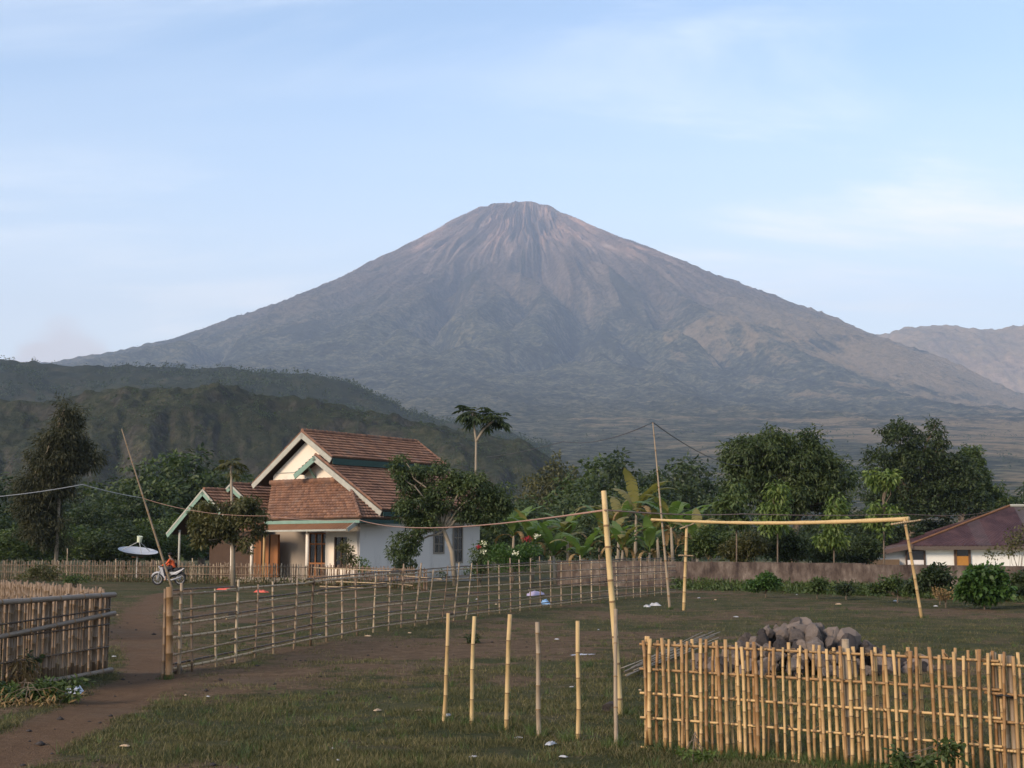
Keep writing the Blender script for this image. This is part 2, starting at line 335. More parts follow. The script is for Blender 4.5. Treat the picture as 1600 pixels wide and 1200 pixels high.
def gz(x, y):
    ix = np.clip(np.searchsorted(gxs, x) - 1, 0, len(gxs) - 2); iy = np.clip(np.searchsorted(gys, y) - 1, 0, len(gys) - 2)
    fx = (x - gxs[ix]) / (gxs[ix + 1] - gxs[ix]); fy = (y - gys[iy]) / (gys[iy + 1] - gys[iy])
    return (Z[ix, iy] * (1 - fx) + Z[ix + 1, iy] * fx) * (1 - fy) + (Z[ix, iy + 1] * (1 - fx) + Z[ix + 1, iy + 1] * fx) * fy

# ================================================================== MATERIALS FOR PLANTS AND BAMBOO
def leaf_mat(name, a, b, rough=.55, trans=.25):
    m, q = material(name)
    ri = q.new('ShaderNodeNewGeometry').outputs['Random Per Island']; oi = q.new('ShaderNodeObjectInfo').outputs['Random']
    k = q.math('FRACT', q.math('ADD', ri, q.math('MULTIPLY', oi, .37)))
    cl = q.noise(q.new('ShaderNodeTexCoord').outputs['Object'], 1.1, 3, .6)
    k = q.math('ADD', q.math('MULTIPLY', k, .6), q.math('MULTIPLY_ADD', q.ramp(cl, .38, .64), .55, -.07), clamp=True)
    col = q.mix(k, a, b)
    d = q.new('ShaderNodeBsdfPrincipled'); q.set(d.inputs['Base Color'], col); d.inputs['Roughness'].default_value = rough; d.inputs['Specular IOR Level'].default_value = .3
    t = q.new('ShaderNodeBsdfTranslucent'); q.set(t.inputs[0], q.mix(1.0, col, (1.5, 1.6, .7), 'MULTIPLY'))
    mx = q.new('ShaderNodeMixShader', {0: trans}); q.l.new(d.outputs[0], mx.inputs[1]); q.l.new(t.outputs[0], mx.inputs[2])
    q.new('ShaderNodeOutputMaterial', {0: mx.outputs[0]}); return m
LM = dict(
    mango=leaf_mat('mango_leaf', (.020, .036, .012), (.088, .115, .040)),  # lighter end raised to paint sunlit highlights into the leaves
    dark=leaf_mat('dark_leaf', (.016, .027, .011), (.060, .082, .028)),  # lighter end likewise carries painted sun highlights
    mid=leaf_mat('mid_leaf', (.034, .056, .016), (.085, .115, .034)),
    bright=leaf_mat('bright_leaf', (.060, .100, .020), (.140, .180, .045)),
    olive=leaf_mat('olive_leaf', (.040, .046, .016), (.110, .100, .036)),
    casu=leaf_mat('casuarina_needle', (.022, .026, .012), (.060, .058, .026), .7, .15),
    dry=leaf_mat('dry_leaf', (.13, .075, .030), (.27, .185, .085), .8, .15),
    lush=leaf_mat('lush_leaf', (.028, .062, .012), (.065, .120, .025)),
    grass=leaf_mat('grass_blade', (.032, .038, .012), (.098, .090, .034), .7, .2),
    straw=leaf_mat('straw_blade', (.10, .085, .040), (.19, .155, .080), .8, .2),
    flower_w=leaf_mat('white_petal', (.62, .58, .42), (.75, .72, .60)),
    flower_r=leaf_mat('red_petal', (.28, .02, .03), (.42, .05, .06)),
)
bark = plain('bark', (.15, .115, .085), .9, .4, 5, .5, .1, .02, (1, 1, .3))
bark_pale = plain('pale_bark', (.26, .215, .16), .9, .35, 6, .4, .1, .02, (1, 1, .3))
def bamboo_mat(name, a, b, dirt=.3):
    m, q = material(name); oc = q.new('ShaderNodeTexCoord').outputs['Object']
    oi = q.new('ShaderNodeObjectInfo').outputs['Random']
    w = q.new('ShaderNodeVectorMath', {0: oc, 1: q.new('ShaderNodeCombineXYZ', {0: q.math('MULTIPLY', oi, 37.0), 1: q.math('MULTIPLY', oi, 11.0), 2: q.math('MULTIPLY', oi, 5.0)}).outputs[0]}, operation='ADD').outputs[0]
    n = q.noise(q.scale(w, 50, 50, 3.0), 1.0, 4, .6); n2 = q.noise(q.scale(w, 12, 12, 9), 1.0, 4, .65)
    k = q.math('ADD', q.math('MULTIPLY', oi, .65), q.math('MULTIPLY', n, .5))
    col = q.mix(q.ramp(k, .15, .95), a, b)
    col = q.mix(q.math('MULTIPLY', q.ramp(n2, .52, .70), dirt), col, (.10, .065, .035))
    finish(q, col, .55, n, .25, .004, .3); return m
BAM_NEW = bamboo_mat('fresh_bamboo', (.22, .115, .045), (.48, .315, .140), .6)
BAM_POLE = bamboo_mat('yellow_bamboo', (.34, .215, .090), (.50, .36, .17), .3)
BAM_OLD = bamboo_mat('grey_bamboo', (.105, .068, .042), (.215, .150, .098), .45)
BAM_PALE = bamboo_mat('weathered_bamboo', (.20, .145, .095), (.34, .265, .175), .4)
BAM_DARK = bamboo_mat('dark_bamboo', (.055, .036, .024), (.11, .075, .048), .4)
BAM_RED = bamboo_mat('brown_stake', (.10, .058, .036), (.20, .125, .078), .4)
NODE = plain('bamboo_joint', (.20, .125, .062), .7, .4, 30)
RUBBER = plain('black_rubber', (.02, .02, .02), .7, .2)

# ---- tubes
def tube_arrays(pts, rad, sides=7, cap=True):
    pts = np.asarray(pts, float); n = len(pts); rad = np.broadcast_to(np.asarray(rad, float), (n,))
    V_ = []; prev = None
    for i in range(n):
        d = pts[min(i + 1, n - 1)] - pts[max(i - 1, 0)]; d = d / (np.linalg.norm(d) + 1e-9)
        if prev is None: a = np.array([1., 0, 0]) if abs(d[0]) < .8 else np.array([0, 1., 0])
        else: a = prev
        a = a - d * (a @ d); a /= np.linalg.norm(a) + 1e-9; b = np.cross(d, a); prev = a
        ang = np.arange(sides) / sides * 2 * math.pi
        V_.append(pts[i] + rad[i] * (np.cos(ang)[:, None] * a + np.sin(ang)[:, None] * b))
    V_ = np.concatenate(V_); f = []
    for i in range(n - 1):
        for j in range(sides):
            k = (j + 1) % sides; f.append((i * sides + j, i * sides + k, (i + 1) * sides + k, (i + 1) * sides + j))
    if cap:
        V_ = np.concatenate([V_, pts[:1], pts[-1:]]); c0 = n * sides; c1 = c0 + 1
        for j in range(sides):
            k = (j + 1) % sides; f.append((c0, k, j, j)); f.append((c1, (n - 1) * sides + j, (n - 1) * sides + k, (n - 1) * sides + k))
    return V_, f
class MB:
    """collects shapes into one mesh"""
    def __init__(s): s.v = []; s.f = []; s.n = 0
    def add(s, v, f):
        s.v += [tuple(map(float, p_)) for p_ in v]; s.f += [tuple(dict.fromkeys(int(i) + s.n for i in q_)) for q_ in f]; s.n += len(v); return s
    def tube(s, pts, rad, sides=7): return s.add(*tube_arrays(pts, rad, sides))
    def box(s, a, b):
        x0, y0, z0 = a; x1, y1, z1 = b
        return s.add([(x0, y0, z0), (x1, y0, z0), (x1, y1, z0), (x0, y1, z0), (x0, y0, z1), (x1, y0, z1), (x1, y1, z1), (x0, y1, z1)],
                     [(0, 3, 2, 1), (4, 5, 6, 7), (0, 1, 5, 4), (1, 2, 6, 5), (2, 3, 7, 6), (3, 0, 4, 7)])
    def prism(s, poly, ext):
        """poly: list of 3D points (planar), ext: extrusion vector"""
        n = len(poly); e = np.asarray(ext, float); v = [np.asarray(p_, float) for p_ in poly]; v2 = [p_ + e for p_ in v]
        return s.add(v + v2, [tuple(range(n))[::-1], tuple(range(n, 2 * n))] + [(i, (i + 1) % n, n + (i + 1) % n, n + i) for i in range(n)])
    def build(s, name, mat, parent=None, smooth=False, loc=None):
        me = bpy.data.meshes.new(name); me.from_pydata(s.v, [], s.f); me.update()
        o = link(name, me, mat, parent, smooth)
        if loc is not None: o.location = loc
        return o
# ---- bamboo cane library: unit length along z, real radius
def cane_mesh(name, r, nodes, bend, sides=7, taper=.85, flat=1.0):
    zs = [0]; rs = [r]
    for z in nodes: zs += [z - .0045, z, z + .0045]; k = r * (1 + (taper - 1) * z); rs += [k, k * 1.16, k]
    zs.append(1); rs.append(r * taper)
    ph = random.uniform(0, 6.28)
    pts = [(bend * math.sin(z * math.pi) * math.cos(ph) + bend * .3 * math.sin(z * 9 + ph), bend * math.sin(z * math.pi) * math.sin(ph) * flat, z) for z in zs]
    v, f = tube_arrays(pts, rs, sides)
    mb = MB().add(v, f); me = bpy.data.meshes.new(name); me.from_pydata(mb.v, [], mb.f); me.update()
    me.polygons.foreach_set('use_smooth', [True] * len(me.polygons))
    seg = np.arange(len(me.polygons)) // sides; nn_ = len(nodes)
    me['node_faces'] = [int(i) for i in np.nonzero(((seg - 1) % 3 != 2) & (seg >= 1) & (seg < 1 + 3 * nn_))[0]]
    return me
def cane_set(name, r, n, spacing, bend, mat, sides=7, taper=.85):
    out = []
    for i in range(n):
        nd = []; z = random.uniform(.08, spacing)
        while z < .95: nd.append(z); z += spacing * random.uniform(.75, 1.25)
        me = cane_mesh(name, r * random.uniform(.85, 1.15), nd, bend, sides, taper); me.materials.append(mat); me.materials.append(NODE)
        for fi in me['node_faces']: me.polygons[fi].material_index = 1
        out.append(me)
    return out
def place(me, p0, p1, name, parent, thick=1.0, roll=None):
    p0 = Vector(p0); p1 = Vector(p1); d = p1 - p0
    o = bpy.data.objects.new(name, me); sc.collection.objects.link(o)
    qn = d.to_track_quat('Z', 'Y') @ Matrix.Rotation(random.uniform(0, 6.28) if roll is None else roll, 3, 'Z').to_quaternion()
    o.rotation_mode = 'QUATERNION'; o.rotation_quaternion = qn; o.scale = (thick, thick, d.length)
    if parent is not None: o.parent = parent; p0 = p0 - parent.location
    o.location = p0; return o
V3 = lambda p_, z=None: np.array([p_[0], p_[1], p_[2] if z is None else z])

# ================================================================== FENCES
# ---- new bamboo fence, lower right
A = G(1008, 1172); B = G(1600, 1227); dirf = (B - A) / np.linalg.norm(B - A); nrm = np.array([-dirf[1], dirf[0], 0])   # nrm points away from camera
if nrm[1] < 0: nrm = -nrm
Lf = np.linalg.norm(B - A) * 1.13
f1_ = empty('bamboo_fence', A); tag(f1_, 'fresh yellow bamboo fence of paired upright staves in the lower right foreground', 'fence')
stv = cane_set('stave', .0135, 8, .17, .010, BAM_NEW, 7, .92)
rls = cane_set('rail', .0105, 4, .045, .004, BAM_NEW, 7, .95)
RZ = [.855, .655, .458, .262, .022]
Lp = Lf * .83
for z in RZ:
    place(rls[int(z * 100) % 4], A + dirf * -.04 + [0, 0, z], A + dirf * (Lp + .05) + [0, 0, z - .012], 'rail', f1_, 1)
    place(rls[int(z * 70) % 4], A + dirf * (Lp - .06) + [0, 0, z - .035] + nrm * .004, A + dirf * Lf + [0, 0, z - .05] + nrm * .004, 'rail', f1_, 1)
s = 0.0; k = 0
while s < Lf:
    for j in range(2):
        if s < .06 and j == 0: pass
        off = (-.026 if j == 0 else .026) * (1 if k % 2 else -1)
        x0 = s + j * .034 + random.uniform(-.008, .008); x1 = s + j * .018 + random.uniform(-.010, .010) - .006
        if random.random() < .25: x0, x1 = x1, x0
        top = .895 + random.uniform(-.025, .03); bot = -.04 if random.random() < .8 else random.uniform(.0, .06)
        place(random.choice(stv), A + dirf * x0 + nrm * off + [0, 0, bot], A + dirf * x1 + nrm * off + [0, 0, top], 'stave', f1_, random.uniform(.85, 1.2))
    s += .088 * random.uniform(.85, 1.15); k += 1
for s_ in (.0, .022): place(stv[2], A + dirf * (s_ - .01) + nrm * .03 + [0, 0, -.04], A + dirf * (s_ + .004) + nrm * .03 + [0, 0, .92], 'stave', f1_, 1.1)
post_c = cane_set('post', .030, 3, .22, .004, BAM_PALE, 10, .92)
for fr, h, th in ((.512, .955, 1.0), (.835, .90, .75), (.852, .89, .8), (.868, .88, .7)):
    place(post_c[0 if fr < .6 else 1], A + dirf * Lf * fr + nrm * .05 + [0, 0, -.1], A + dirf * Lf * (fr - .006) + nrm * .05 + [0, 0, h], 'post', f1_, th)
mb = MB(); c0 = A + dirf * Lf * .853 + [0, 0, .605] - A; ring = []
for i in range(17):
    a = i / 16 * 2 * math.pi; ring.append(c0 + dirf * .062 * math.cos(a) + nrm * (.035 + .062 * math.sin(a)) + [0, 0, .006 * math.sin(3 * a)])
mb.tube(ring, .009, 6); mb.build('tie', RUBBER, f1_, True)

lash = plain('split_bamboo_lashing', (.16, .10, .05), .8, .3)
lv, lf = tube_arrays([(.024 * math.cos(a), .034 * math.sin(a), .012 * math.sin(a * .5 + .4)) for a in np.linspace(0, 6.283, 13)], .0042, 5)
lme = bpy.data.meshes.new('lashing'); _m = MB().add(lv, lf); lme.from_pydata(_m.v, [], _m.f); lme.materials.append(lash)
for z in RZ[:4]:
    s_ = random.uniform(.03, .2)
    while s_ < Lp:
        o = bpy.data.objects.new('lashing', lme); sc.collection.objects.link(o); o.parent = f1_; o.location = dirf * s_ + np.array([0, 0, z + random.uniform(-.01, .01)]); o.rotation_euler = (random.uniform(-.5, .5), random.uniform(-.6, .6), math.atan2(dirf[1], dirf[0])); s_ += random.uniform(.22, .42)
# ---- old fence panel with thick rails, left edge
A = G(165, 1053); B = G(-70, 1090); Lf = np.linalg.norm(B - A); dirf = (B - A) / Lf; nrm = np.array([-dirf[1], dirf[0], 0])
if nrm[1] > 0: nrm = -nrm                                                           # towards the camera
f2_ = empty('slat_gate', A); tag(f2_, 'old grey bamboo slat gate with two thick bamboo crossbars at the left edge', 'gate')
old = cane_set('slat', .021, 8, .2, .008, BAM_OLD, 6, .92)
thick = cane_set('crossbar', .031, 3, .16, .006, bamboo_mat('grey_crossbar', (.15, .115, .085), (.21, .165, .125), .4), 10, .9)
thin = cane_set('lath', .012, 3, .1, .004, BAM_DARK, 6, .95)
s = .0
while s < Lf:
    place(random.choice(old), A + dirf * (s + random.uniform(-.01, .01)) + [0, 0, random.uniform(-.02, .05)], A + dirf * (s + random.uniform(-.02, .02)) + [0, 0, 1.07 + random.uniform(-.05, .03)], 'slat', f2_, random.choice([.7, .9, 1.1, 1.35]))
    s += random.choice([.036, .046, .058, .062])
place(thick[0], A - dirf * .05 + nrm * .065 + [0, 0, 1.05], A + dirf * Lf + nrm * .065 + [0, 0, 1.03], 'crossbar', f2_, 1.15)
place(thick[1], A - dirf * .07 + nrm * .065 + [0, 0, .80], A + dirf * Lf + nrm * .065 + [0, 0, .58], 'crossbar', f2_, 1.0)
place(thick[2], A - dirf * .04 + nrm * .065 + [0, 0, .05], A + dirf * Lf * .5 + nrm * .065 + [0, 0, .03], 'crossbar', f2_, 1.1)
for z0, z1 in ((.86, .74), (.36, .30), (.66, .60)):
    place(thin[0], A + nrm * .03 + [0, 0, z0], A + dirf * Lf + nrm * .03 + [0, 0, z1], 'lath', f2_, 1)
place(thin[1], A - dirf * .02 + nrm * .0 + [0, 0, -.03], A - dirf * .045 + [0, 0, 1.06], 'slat', f2_, 1.4)

# ---- second old fence just behind it
A = G(160, 1002); B = G(-70, 958); Lf = np.linalg.norm(B - A); dirf = (B - A) / Lf
f3_ = empty('slat_fence', A); tag(f3_, 'low dark bamboo slat fence showing just above the left slat gate', 'fence')
s = 0.
while s < Lf:
    place(random.choice(old), A + dirf * s + [0, 0, -.03], A + dirf * (s + random.uniform(-.03, .03)) + [0, 0, .97 + random.uniform(-.06, .05)], 'slat', f3_, random.uniform(.7, 1.2)); s += random.uniform(.07, .11)
for z in (.88, .5): place(thin[1], A + [0, 0.03, z], A + dirf * Lf + [0, 0.03, z], 'lath', f3_, 1.2)

# ---- back fence before the house
f4_pts = [(-30, 906), (60, 907), (180, 909), (235, 910), (300, 911), (400, 913), (480, 915), (560, 917), (640, 921), (668, 924)]
def along(pxpts, n_x):
    xs = [p_[0] for p_ in pxpts]; ys = [p_[1] for p_ in pxpts]; return G(n_x, np.interp(n_x, xs, ys))
f4_ = empty('picket_fence', along(f4_pts, 300)); tag(f4_, 'long brown picket fence of thin sticks running in front of the tiled house', 'fence')
stk = cane_set('picket', .026, 8, .3, .02, BAM_OLD, 5, .8); stk_r = cane_set('picket', .026, 6, .3, .02, BAM_RED, 5, .8); stk_p = cane_set('picket', .026, 4, .3, .02, BAM_PALE, 5, .8)
px = -30.
while px < 668:
    p0 = along(f4_pts, px); lib = stk if px < 300 else stk
    if px > 480: lib = stk_r
    elif 296 < px < 480 and random.random() < .45: lib = stk_p
    elif random.random() < .12: lib = stk_p
    h = (1.16 if px < 300 else 1.05 if px < 560 else .95) + random.uniform(-.07, .09)
    place(random.choice(lib), p0 + [random.uniform(-.02, .02), random.uniform(-.03, .03), -.05], p0 + [random.uniform(-.07, .07), 0, h], 'picket', f4_, random.uniform(.8, 1.35))
    px += random.uniform(2.0, 3.1)
bk = cane_set('rail', .02, 3, .08, .004, BAM_OLD, 5, .9)
for a, b in ((-30, 235), (235, 400), (400, 560), (560, 668)):
    for z in (.92, .5): place(bk[0], along(f4_pts, a) + [0, -.05, z], along(f4_pts, b) + [0, -.05, z - .02], 'rail', f4_, 1)
for x, h in ((352, 1.15), (355, 1.1), (180, 1.3), (245, 1.2), (300, 1.35), (105, 1.9)):
    p0 = along(f4_pts, x); place(stk_p[1], p0 + [0, -.06, -.05], p0 + [random.uniform(-.05, .05), -.06, h], 'post', f4_, 1.6)

# ---- lattice fence across the yard
LB = [(262, 1056), (395, 1029), (480, 1009), (560, 991), (690, 973), (800, 957), (900, 944), (960, 938), (1052, 928)]
LH = lambda x: np.interp(x, [262, 500, 690, 1000, 1052], [1.13, 1.2, 1.32, 1.46, 1.48])
f5_ = empty('lattice_fence', along(LB, 262)); tag(f5_, 'wide grey bamboo lattice fence with spaced stakes crossing the middle of the yard', 'fence')
stake = cane_set('stake', .022, 8, .16, .010, BAM_PALE, 6, .85); staked = cane_set('stake', .019, 5, .16, .012, BAM_OLD, 6, .85)
lx = [279, 300, 338, 368, 398, 428, 459, 485, 511, 535, 558, 583, 607, 627, 648, 667, 690, 708, 728, 747, 764, 781, 798, 813, 828, 845, 861, 877, 893, 908, 925, 938, 953, 965, 978, 990, 1001, 1012, 1023, 1034, 1045]
for i, x in enumerate(lx):
    p0 = along(LB, x); h = LH(x) + random.uniform(-.08, .14); lib = staked if i % 3 == 1 else stake
    lean = random.uniform(-.05, .05) if not 640 < x < 735 else .14
    place(random.choice(lib), p0 + [0, 0, -.05], p0 + [lean, 0, h], 'stake', f5_, random.uniform(.9, 1.15))
lrl = cane_set('rail', .016, 6, .07, .008, bamboo_mat('tan_bamboo', (.22, .150, .085), (.40, .295, .175), .45), 6, .9); lrd = cane_set('rail', .016, 4, .07, .006, BAM_DARK, 6, .9)
cuts = [[262, 400, 497, 590, 700, 830, 940, 1052], [262, 360, 480, 610, 720, 845, 960, 1052]]
for r_ in range(6):
    cs = cuts[r_ % 2]
    for a, b in zip(cs[:-1], cs[1:]):
        fr = (r_ + .35) / 6 + .02; da = random.uniform(-.025, .025); db = random.uniform(-.025, .025)
        pa = along(LB, a - random.uniform(0, 8)); pb = along(LB, min(b + random.uniform(2, 14), 1056))
        k = random.choice([0, 1]); o1 = np.array([0, -.035, 0]); o2 = np.array([0, .035, 0])
        place(random.choice(lrl), pa + o1 + [0, 0, LH(a) * fr + da], pb + o1 + [0, 0, LH(b) * fr + db], 'rail', f5_, random.uniform(.9, 1.3))
        if random.random() < .75: place(random.choice(lrd), pa + o2 + [0, 0, LH(a) * fr + da + .06], pb + o2 + [0, 0, LH(b) * fr + db + .06], 'rail', f5_, 1)
pst = cane_set('post', .052, 2, .19, .004, bamboo_mat('brown_bamboo', (.13, .072, .034), (.20, .118, .055), .7), 12, .95)
p0 = G(264, 1058); place(pst[0], p0 + [0, 0, -.1], P(265, 917, p0[1]), 'post', f5_, 1.05)
p1 = G(254, 1058); place(staked[1], p1 + [0, 0, -.1], P(258, 920, p1[1]), 'post', f5_, 1.1)

# ================================================================== POLES, GOAL, STAKES
def lone_pole(name, label, cat, p0, p1, r, mat, nodes=.14, bend=.006, taper=.8, group=None):
    me = cane_set(name, r, 1, nodes, bend, mat, 12, taper)[0]
    o = place(me, p0, p1, name, None, 1.0); tag(o, label, cat, group); return o
for i, (xa, ya, xb, yb, lab) in enumerate([(700, 958, 692, 1130, 'leftmost of the five short bamboo stakes standing in the yard'), (741, 963, 737, 1133, 'second from the left of the five short bamboo stakes in the yard'),
        (797, 960, 792, 1145, 'tall pale middle one of the five short bamboo stakes in the yard'), (840, 972, 842, 1152, 'dull brown mottled bamboo stake, fourth from the left in the row of five'),
        (902, 970, 903, 1157, 'rightmost of the five short bamboo stakes, nearest the tall pole')]):
    p0 = G(xb, yb); p1 = P(xa, ya, p0[1]); p0[2] = -.08
    lone_pole('bamboo_stake', lab, 'stake', p0, p1, .0205 if i != 3 else .019, BAM_POLE if i != 3 else BAM_PALE, .22, .012, .9, 'short bamboo stakes in a row')
p0 = G(970, 1118); ptop = P(943, 767, p0[1]); p0[2] = -.1
lone_pole('bamboo_pole', 'tall thick leaning bamboo pole carrying the washing line in the foreground', 'pole', p0, ptop, .035, BAM_POLE, .12, .01, .8)
p0 = G(963, 1168); p0[2] = -.1
lone_pole('support_stake', 'thin bamboo stake propped against the foot of the tall leaning pole', 'stake', p0, P(962, 952, G(963, 1168)[1] + .5), .021, BAM_PALE, .2, .005, .9)
p0 = G(268, 917); PT = P(190, 670, p0[1] - 1)
lone_pole('leaning_pole', 'long thin pole leaning left above the motorcycle, carrying a cable', 'pole', p0, PT, .062, BAM_PALE, .1, .004, .45)
p0 = G(1047, 951); WT = P(1020, 660, p0[1]); p0[2] = -.1
lone_pole('wire_pole', 'slender curved pole with a wire at its top beside the left goal post', 'pole', p0, WT, .05, BAM_PALE, .1, .006, .35)
# football goal
gl = G(1068, 952); gr_ = G(1441, 966)
goal = empty('bamboo_goal', gl); tag(goal, 'football goal of bamboo poles with a long sagging crossbar', 'goal')
gp = cane_set('goal_post', .052, 3, .14, .006, BAM_POLE, 10, .85)
tl = P(1073, 820, gl[1]); tr = P(1413, 810, gr_[1])
place(gp[0], gl + [0, 0, -.1], tl, 'goal_post', goal, .95); place(gp[1], gr_ + [0, 0, -.1], tr, 'goal_post', goal, .95)
cb0 = P(1018, 812, gl[1] + .6); cb1 = P(1420, 811, gr_[1])
npt = 24; cpts = []; crad = []
for i in range(npt + 1):
    t = i / npt; c_ = cb0 * (1 - t) + cb1 * t; c_ = c_ - [0, 0, .10 * math.sin(math.pi * t) ** 1.0]; cpts.append(c_ - gl); crad.append(.036 + .022 * t + (.008 if i % 3 == 0 else 0))
MB().tube(cpts, crad, 10).build('crossbar', BAM_POLE, goal, True)
place(lrl[0], P(1392, 819, gr_[1] - .08), P(1441, 812, gr_[1] - .08), 'cross_stick', goal, 1.6)
place(lrl[1], P(1062, 826, gl[1] - .06), P(1086, 817, gl[1] - .06), 'cross_stick', goal, 1.5)
place(lrl[2], P(1060, 868, gl[1] - .06), P(1085, 869, gl[1] - .06), 'cross_stick', goal, 1.4)

# ---- ropes and wires
def rope(name, label, pts, r, mat, sag, seg=16, cat='rope'):
    out = []
    for (a, b), s_ in zip(zip(pts[:-1], pts[1:]), sag):
        for i in range(seg + (1 if b is pts[-1] else 0)):
            t = i / seg; p_ = np.asarray(a) * (1 - t) + np.asarray(b) * t; p_ = p_ - [0, 0, s_ * 4 * t * (1 - t)]; out.append(p_)
    o = MB().tube(out, r, 6).build(name, mat, None, True); tag(o, label, cat); return o
ROPE = plain('pink_rope', (.28, .17, .13), .8, .3, 20); CABLE = plain('white_cable', (.34, .33, .32), .6, .2); WIRE = plain('dark_wire', (.06, .055, .055), .6, .2)
ATT = P(222, 778, G(268, 917)[1] - .4)
rope('cable', 'pale cable stretched from the left edge to the long leaning pole', [P(-120, 783, 60), P(129, 757, 64), ATT], .021, CABLE, [.15, .05], cat='cable')
tie = P(946, 797, G(970, 1118)[1] - .045)
rope('washing_line', 'faded pink rope from the leaning pole past the house to the bamboo pole', [ATT, P(420, 806, 58), P(560, 812, 46), tie], .011, ROPE, [.25, .08, .22])
rope('washing_line', 'thin rope running from the bamboo pole over the goal towards the right house', [tie, P(1160, 803, 24), P(1412, 803, 34.5), P(1572, 789, 108)], .008, ROPE, [.03, .03, .3])
rope('wire', 'thin dark knotted wire hung over the slender pole above the banana plants', [P(760, 714, 90), P(880, 690, 60), WT, P(1165, 728, 80)], .014, WIRE, [.1, .25, .35], cat='wire')

# ---- stones
def rock_mesh(name, seed, sub=2, am=.24):
    bm = bmesh.new(); bmesh.ops.create_icosphere(bm, subdivisions=sub, radius=.5)
    r_ = np.random.default_rng(seed); pl_ = r_.normal(size=(13, 3)); pl_ /= np.linalg.norm(pl_, axis=1)[:, None]; off = r_.uniform(.24, .42, 13)
    sc3 = r_.uniform(.75, 1.2, 3)
    for v in bm.verts:
        c_ = np.array(v.co)
        for n_, o_ in zip(pl_, off):
            e = c_ @ n_ - o_
            if e > 0: c_ = c_ - n_ * e
        c_ = c_ * sc3 + r_.normal(size=3) * .012; v.co = Vector(c_)
    me = bpy.data.meshes.new(name); bm.to_mesh(me); bm.free(); return me
def stone_mat(name, a, b):
    m, q = material(name); oc = q.new('ShaderNodeTexCoord').outputs['Object']; oi = q.new('ShaderNodeObjectInfo').outputs['Random']
    n = q.noise(oc, 5, 6, .7); n2 = q.noise(oc, 26, 4, .7)
    col = q.mix(q.ramp(q.math('ADD', q.math('MULTIPLY', oi, .6), q.math('MULTIPLY', n, .5)), .2, .9), a, b)
    finish(q, col, .9, q.math('ADD', n, q.math('MULTIPLY', n2, .5)), .7, .05, .15); return m
STONE = stone_mat('basalt', (.034, .030, .030), (.185, .148, .125))
rocks = [rock_mesh('stone', 200 + i) for i in range(9)]
for r_ in rocks: r_.materials.append(STONE)
hc = G(1262, 1048); heap = empty('stone_heap', hc); tag(heap, 'heap of rough grey lava stones piled behind the new bamboo fence', 'stones')
hw, hd, hh = 1.50, .95, .70
placed = []
for i in range(295):
    lay = random.random()
    a = random.uniform(0, 6.283); rr_ = math.sqrt(random.random()); x = rr_ * math.cos(a); y = rr_ * math.sin(a)
    top = hh * max(0, 1 - rr_ ** 1.7) * (1.0 - .30 * max(0, x)) * random.uniform(.85, 1.05) ; s_ = random.choice([.13, .17, .2, .24, .28, .34, .42]) * (1.05 if rr_ < .7 else .8)
    z = top - s_ * .32 if i > 40 else top * random.uniform(.2, .8)
    o = bpy.data.objects.new('stone', random.choice(rocks)); sc.collection.objects.link(o); o.parent = heap
    o.location = (x * hw * 1.05, y * hd, max(z, s_ * .2)); o.scale = (s_, s_ * random.uniform(.8, 1.1), s_ * random.uniform(.7, 1.0)); o.rotation_euler = [random.uniform(0, 6.28) for _ in range(3)]
def single_stone(px, py, s_, label, sq=.75, k=0):
    p_ = G(px, py); o = bpy.data.objects.new('stone', rocks[k]); sc.collection.objects.link(o); o.location = p_ + [0, 0, s_ * .22]; o.scale = (s_, s_, s_ * sq); o.rotation_euler = (random.uniform(0, .4), .2, random.uniform(0, 6)); tag(o, label, 'stone')
single_stone(953, 1113, .24, 'brown stone lying at the foot of the tall leaning bamboo pole', .8, 2)
single_stone(277, 1052, .20, 'dark stone wedged at the foot of the brown end post of the lattice fence', .8, 4)
# bundle of thin canes left of the heap
stick = cane_set('cane', .009, 4, .12, .006, BAM_PALE, 5, .7)
bun = empty('cane_bundle', G(1050, 1035)); tag(bun, 'loose bundle of thin pale canes lying between the pole and the stone heap', 'canes')
for i in range(9):
    a = G(968 + random.uniform(0, 26), 1060 + random.uniform(-6, 3)); b = G(1112 + random.uniform(-30, 16), 1006 + random.uniform(-6, 8))
    place(stick[i % 4], a + [0, 0, .03 + .01 * i], b + [0, 0, .10 + .015 * i], 'cane', bun, random.uniform(.8, 1.3))
bun2 = empty('cane_pile', G(580, 915)); tag(bun2, 'pale bamboo canes left lying along the picket fence beside the house', 'canes')
for a, b in (((490, 887, 66), (612, 892, 62)), ((525, 909, 62), (600, 912, 60)), ((590, 910, 60), (645, 915, 57)), ((500, 916, 61), (585, 919, 58)), ((605, 897, 60), (690, 905, 55))):
    place(random.choice(lrl), P(*a), P(*b), 'cane', bun2, 1.5)
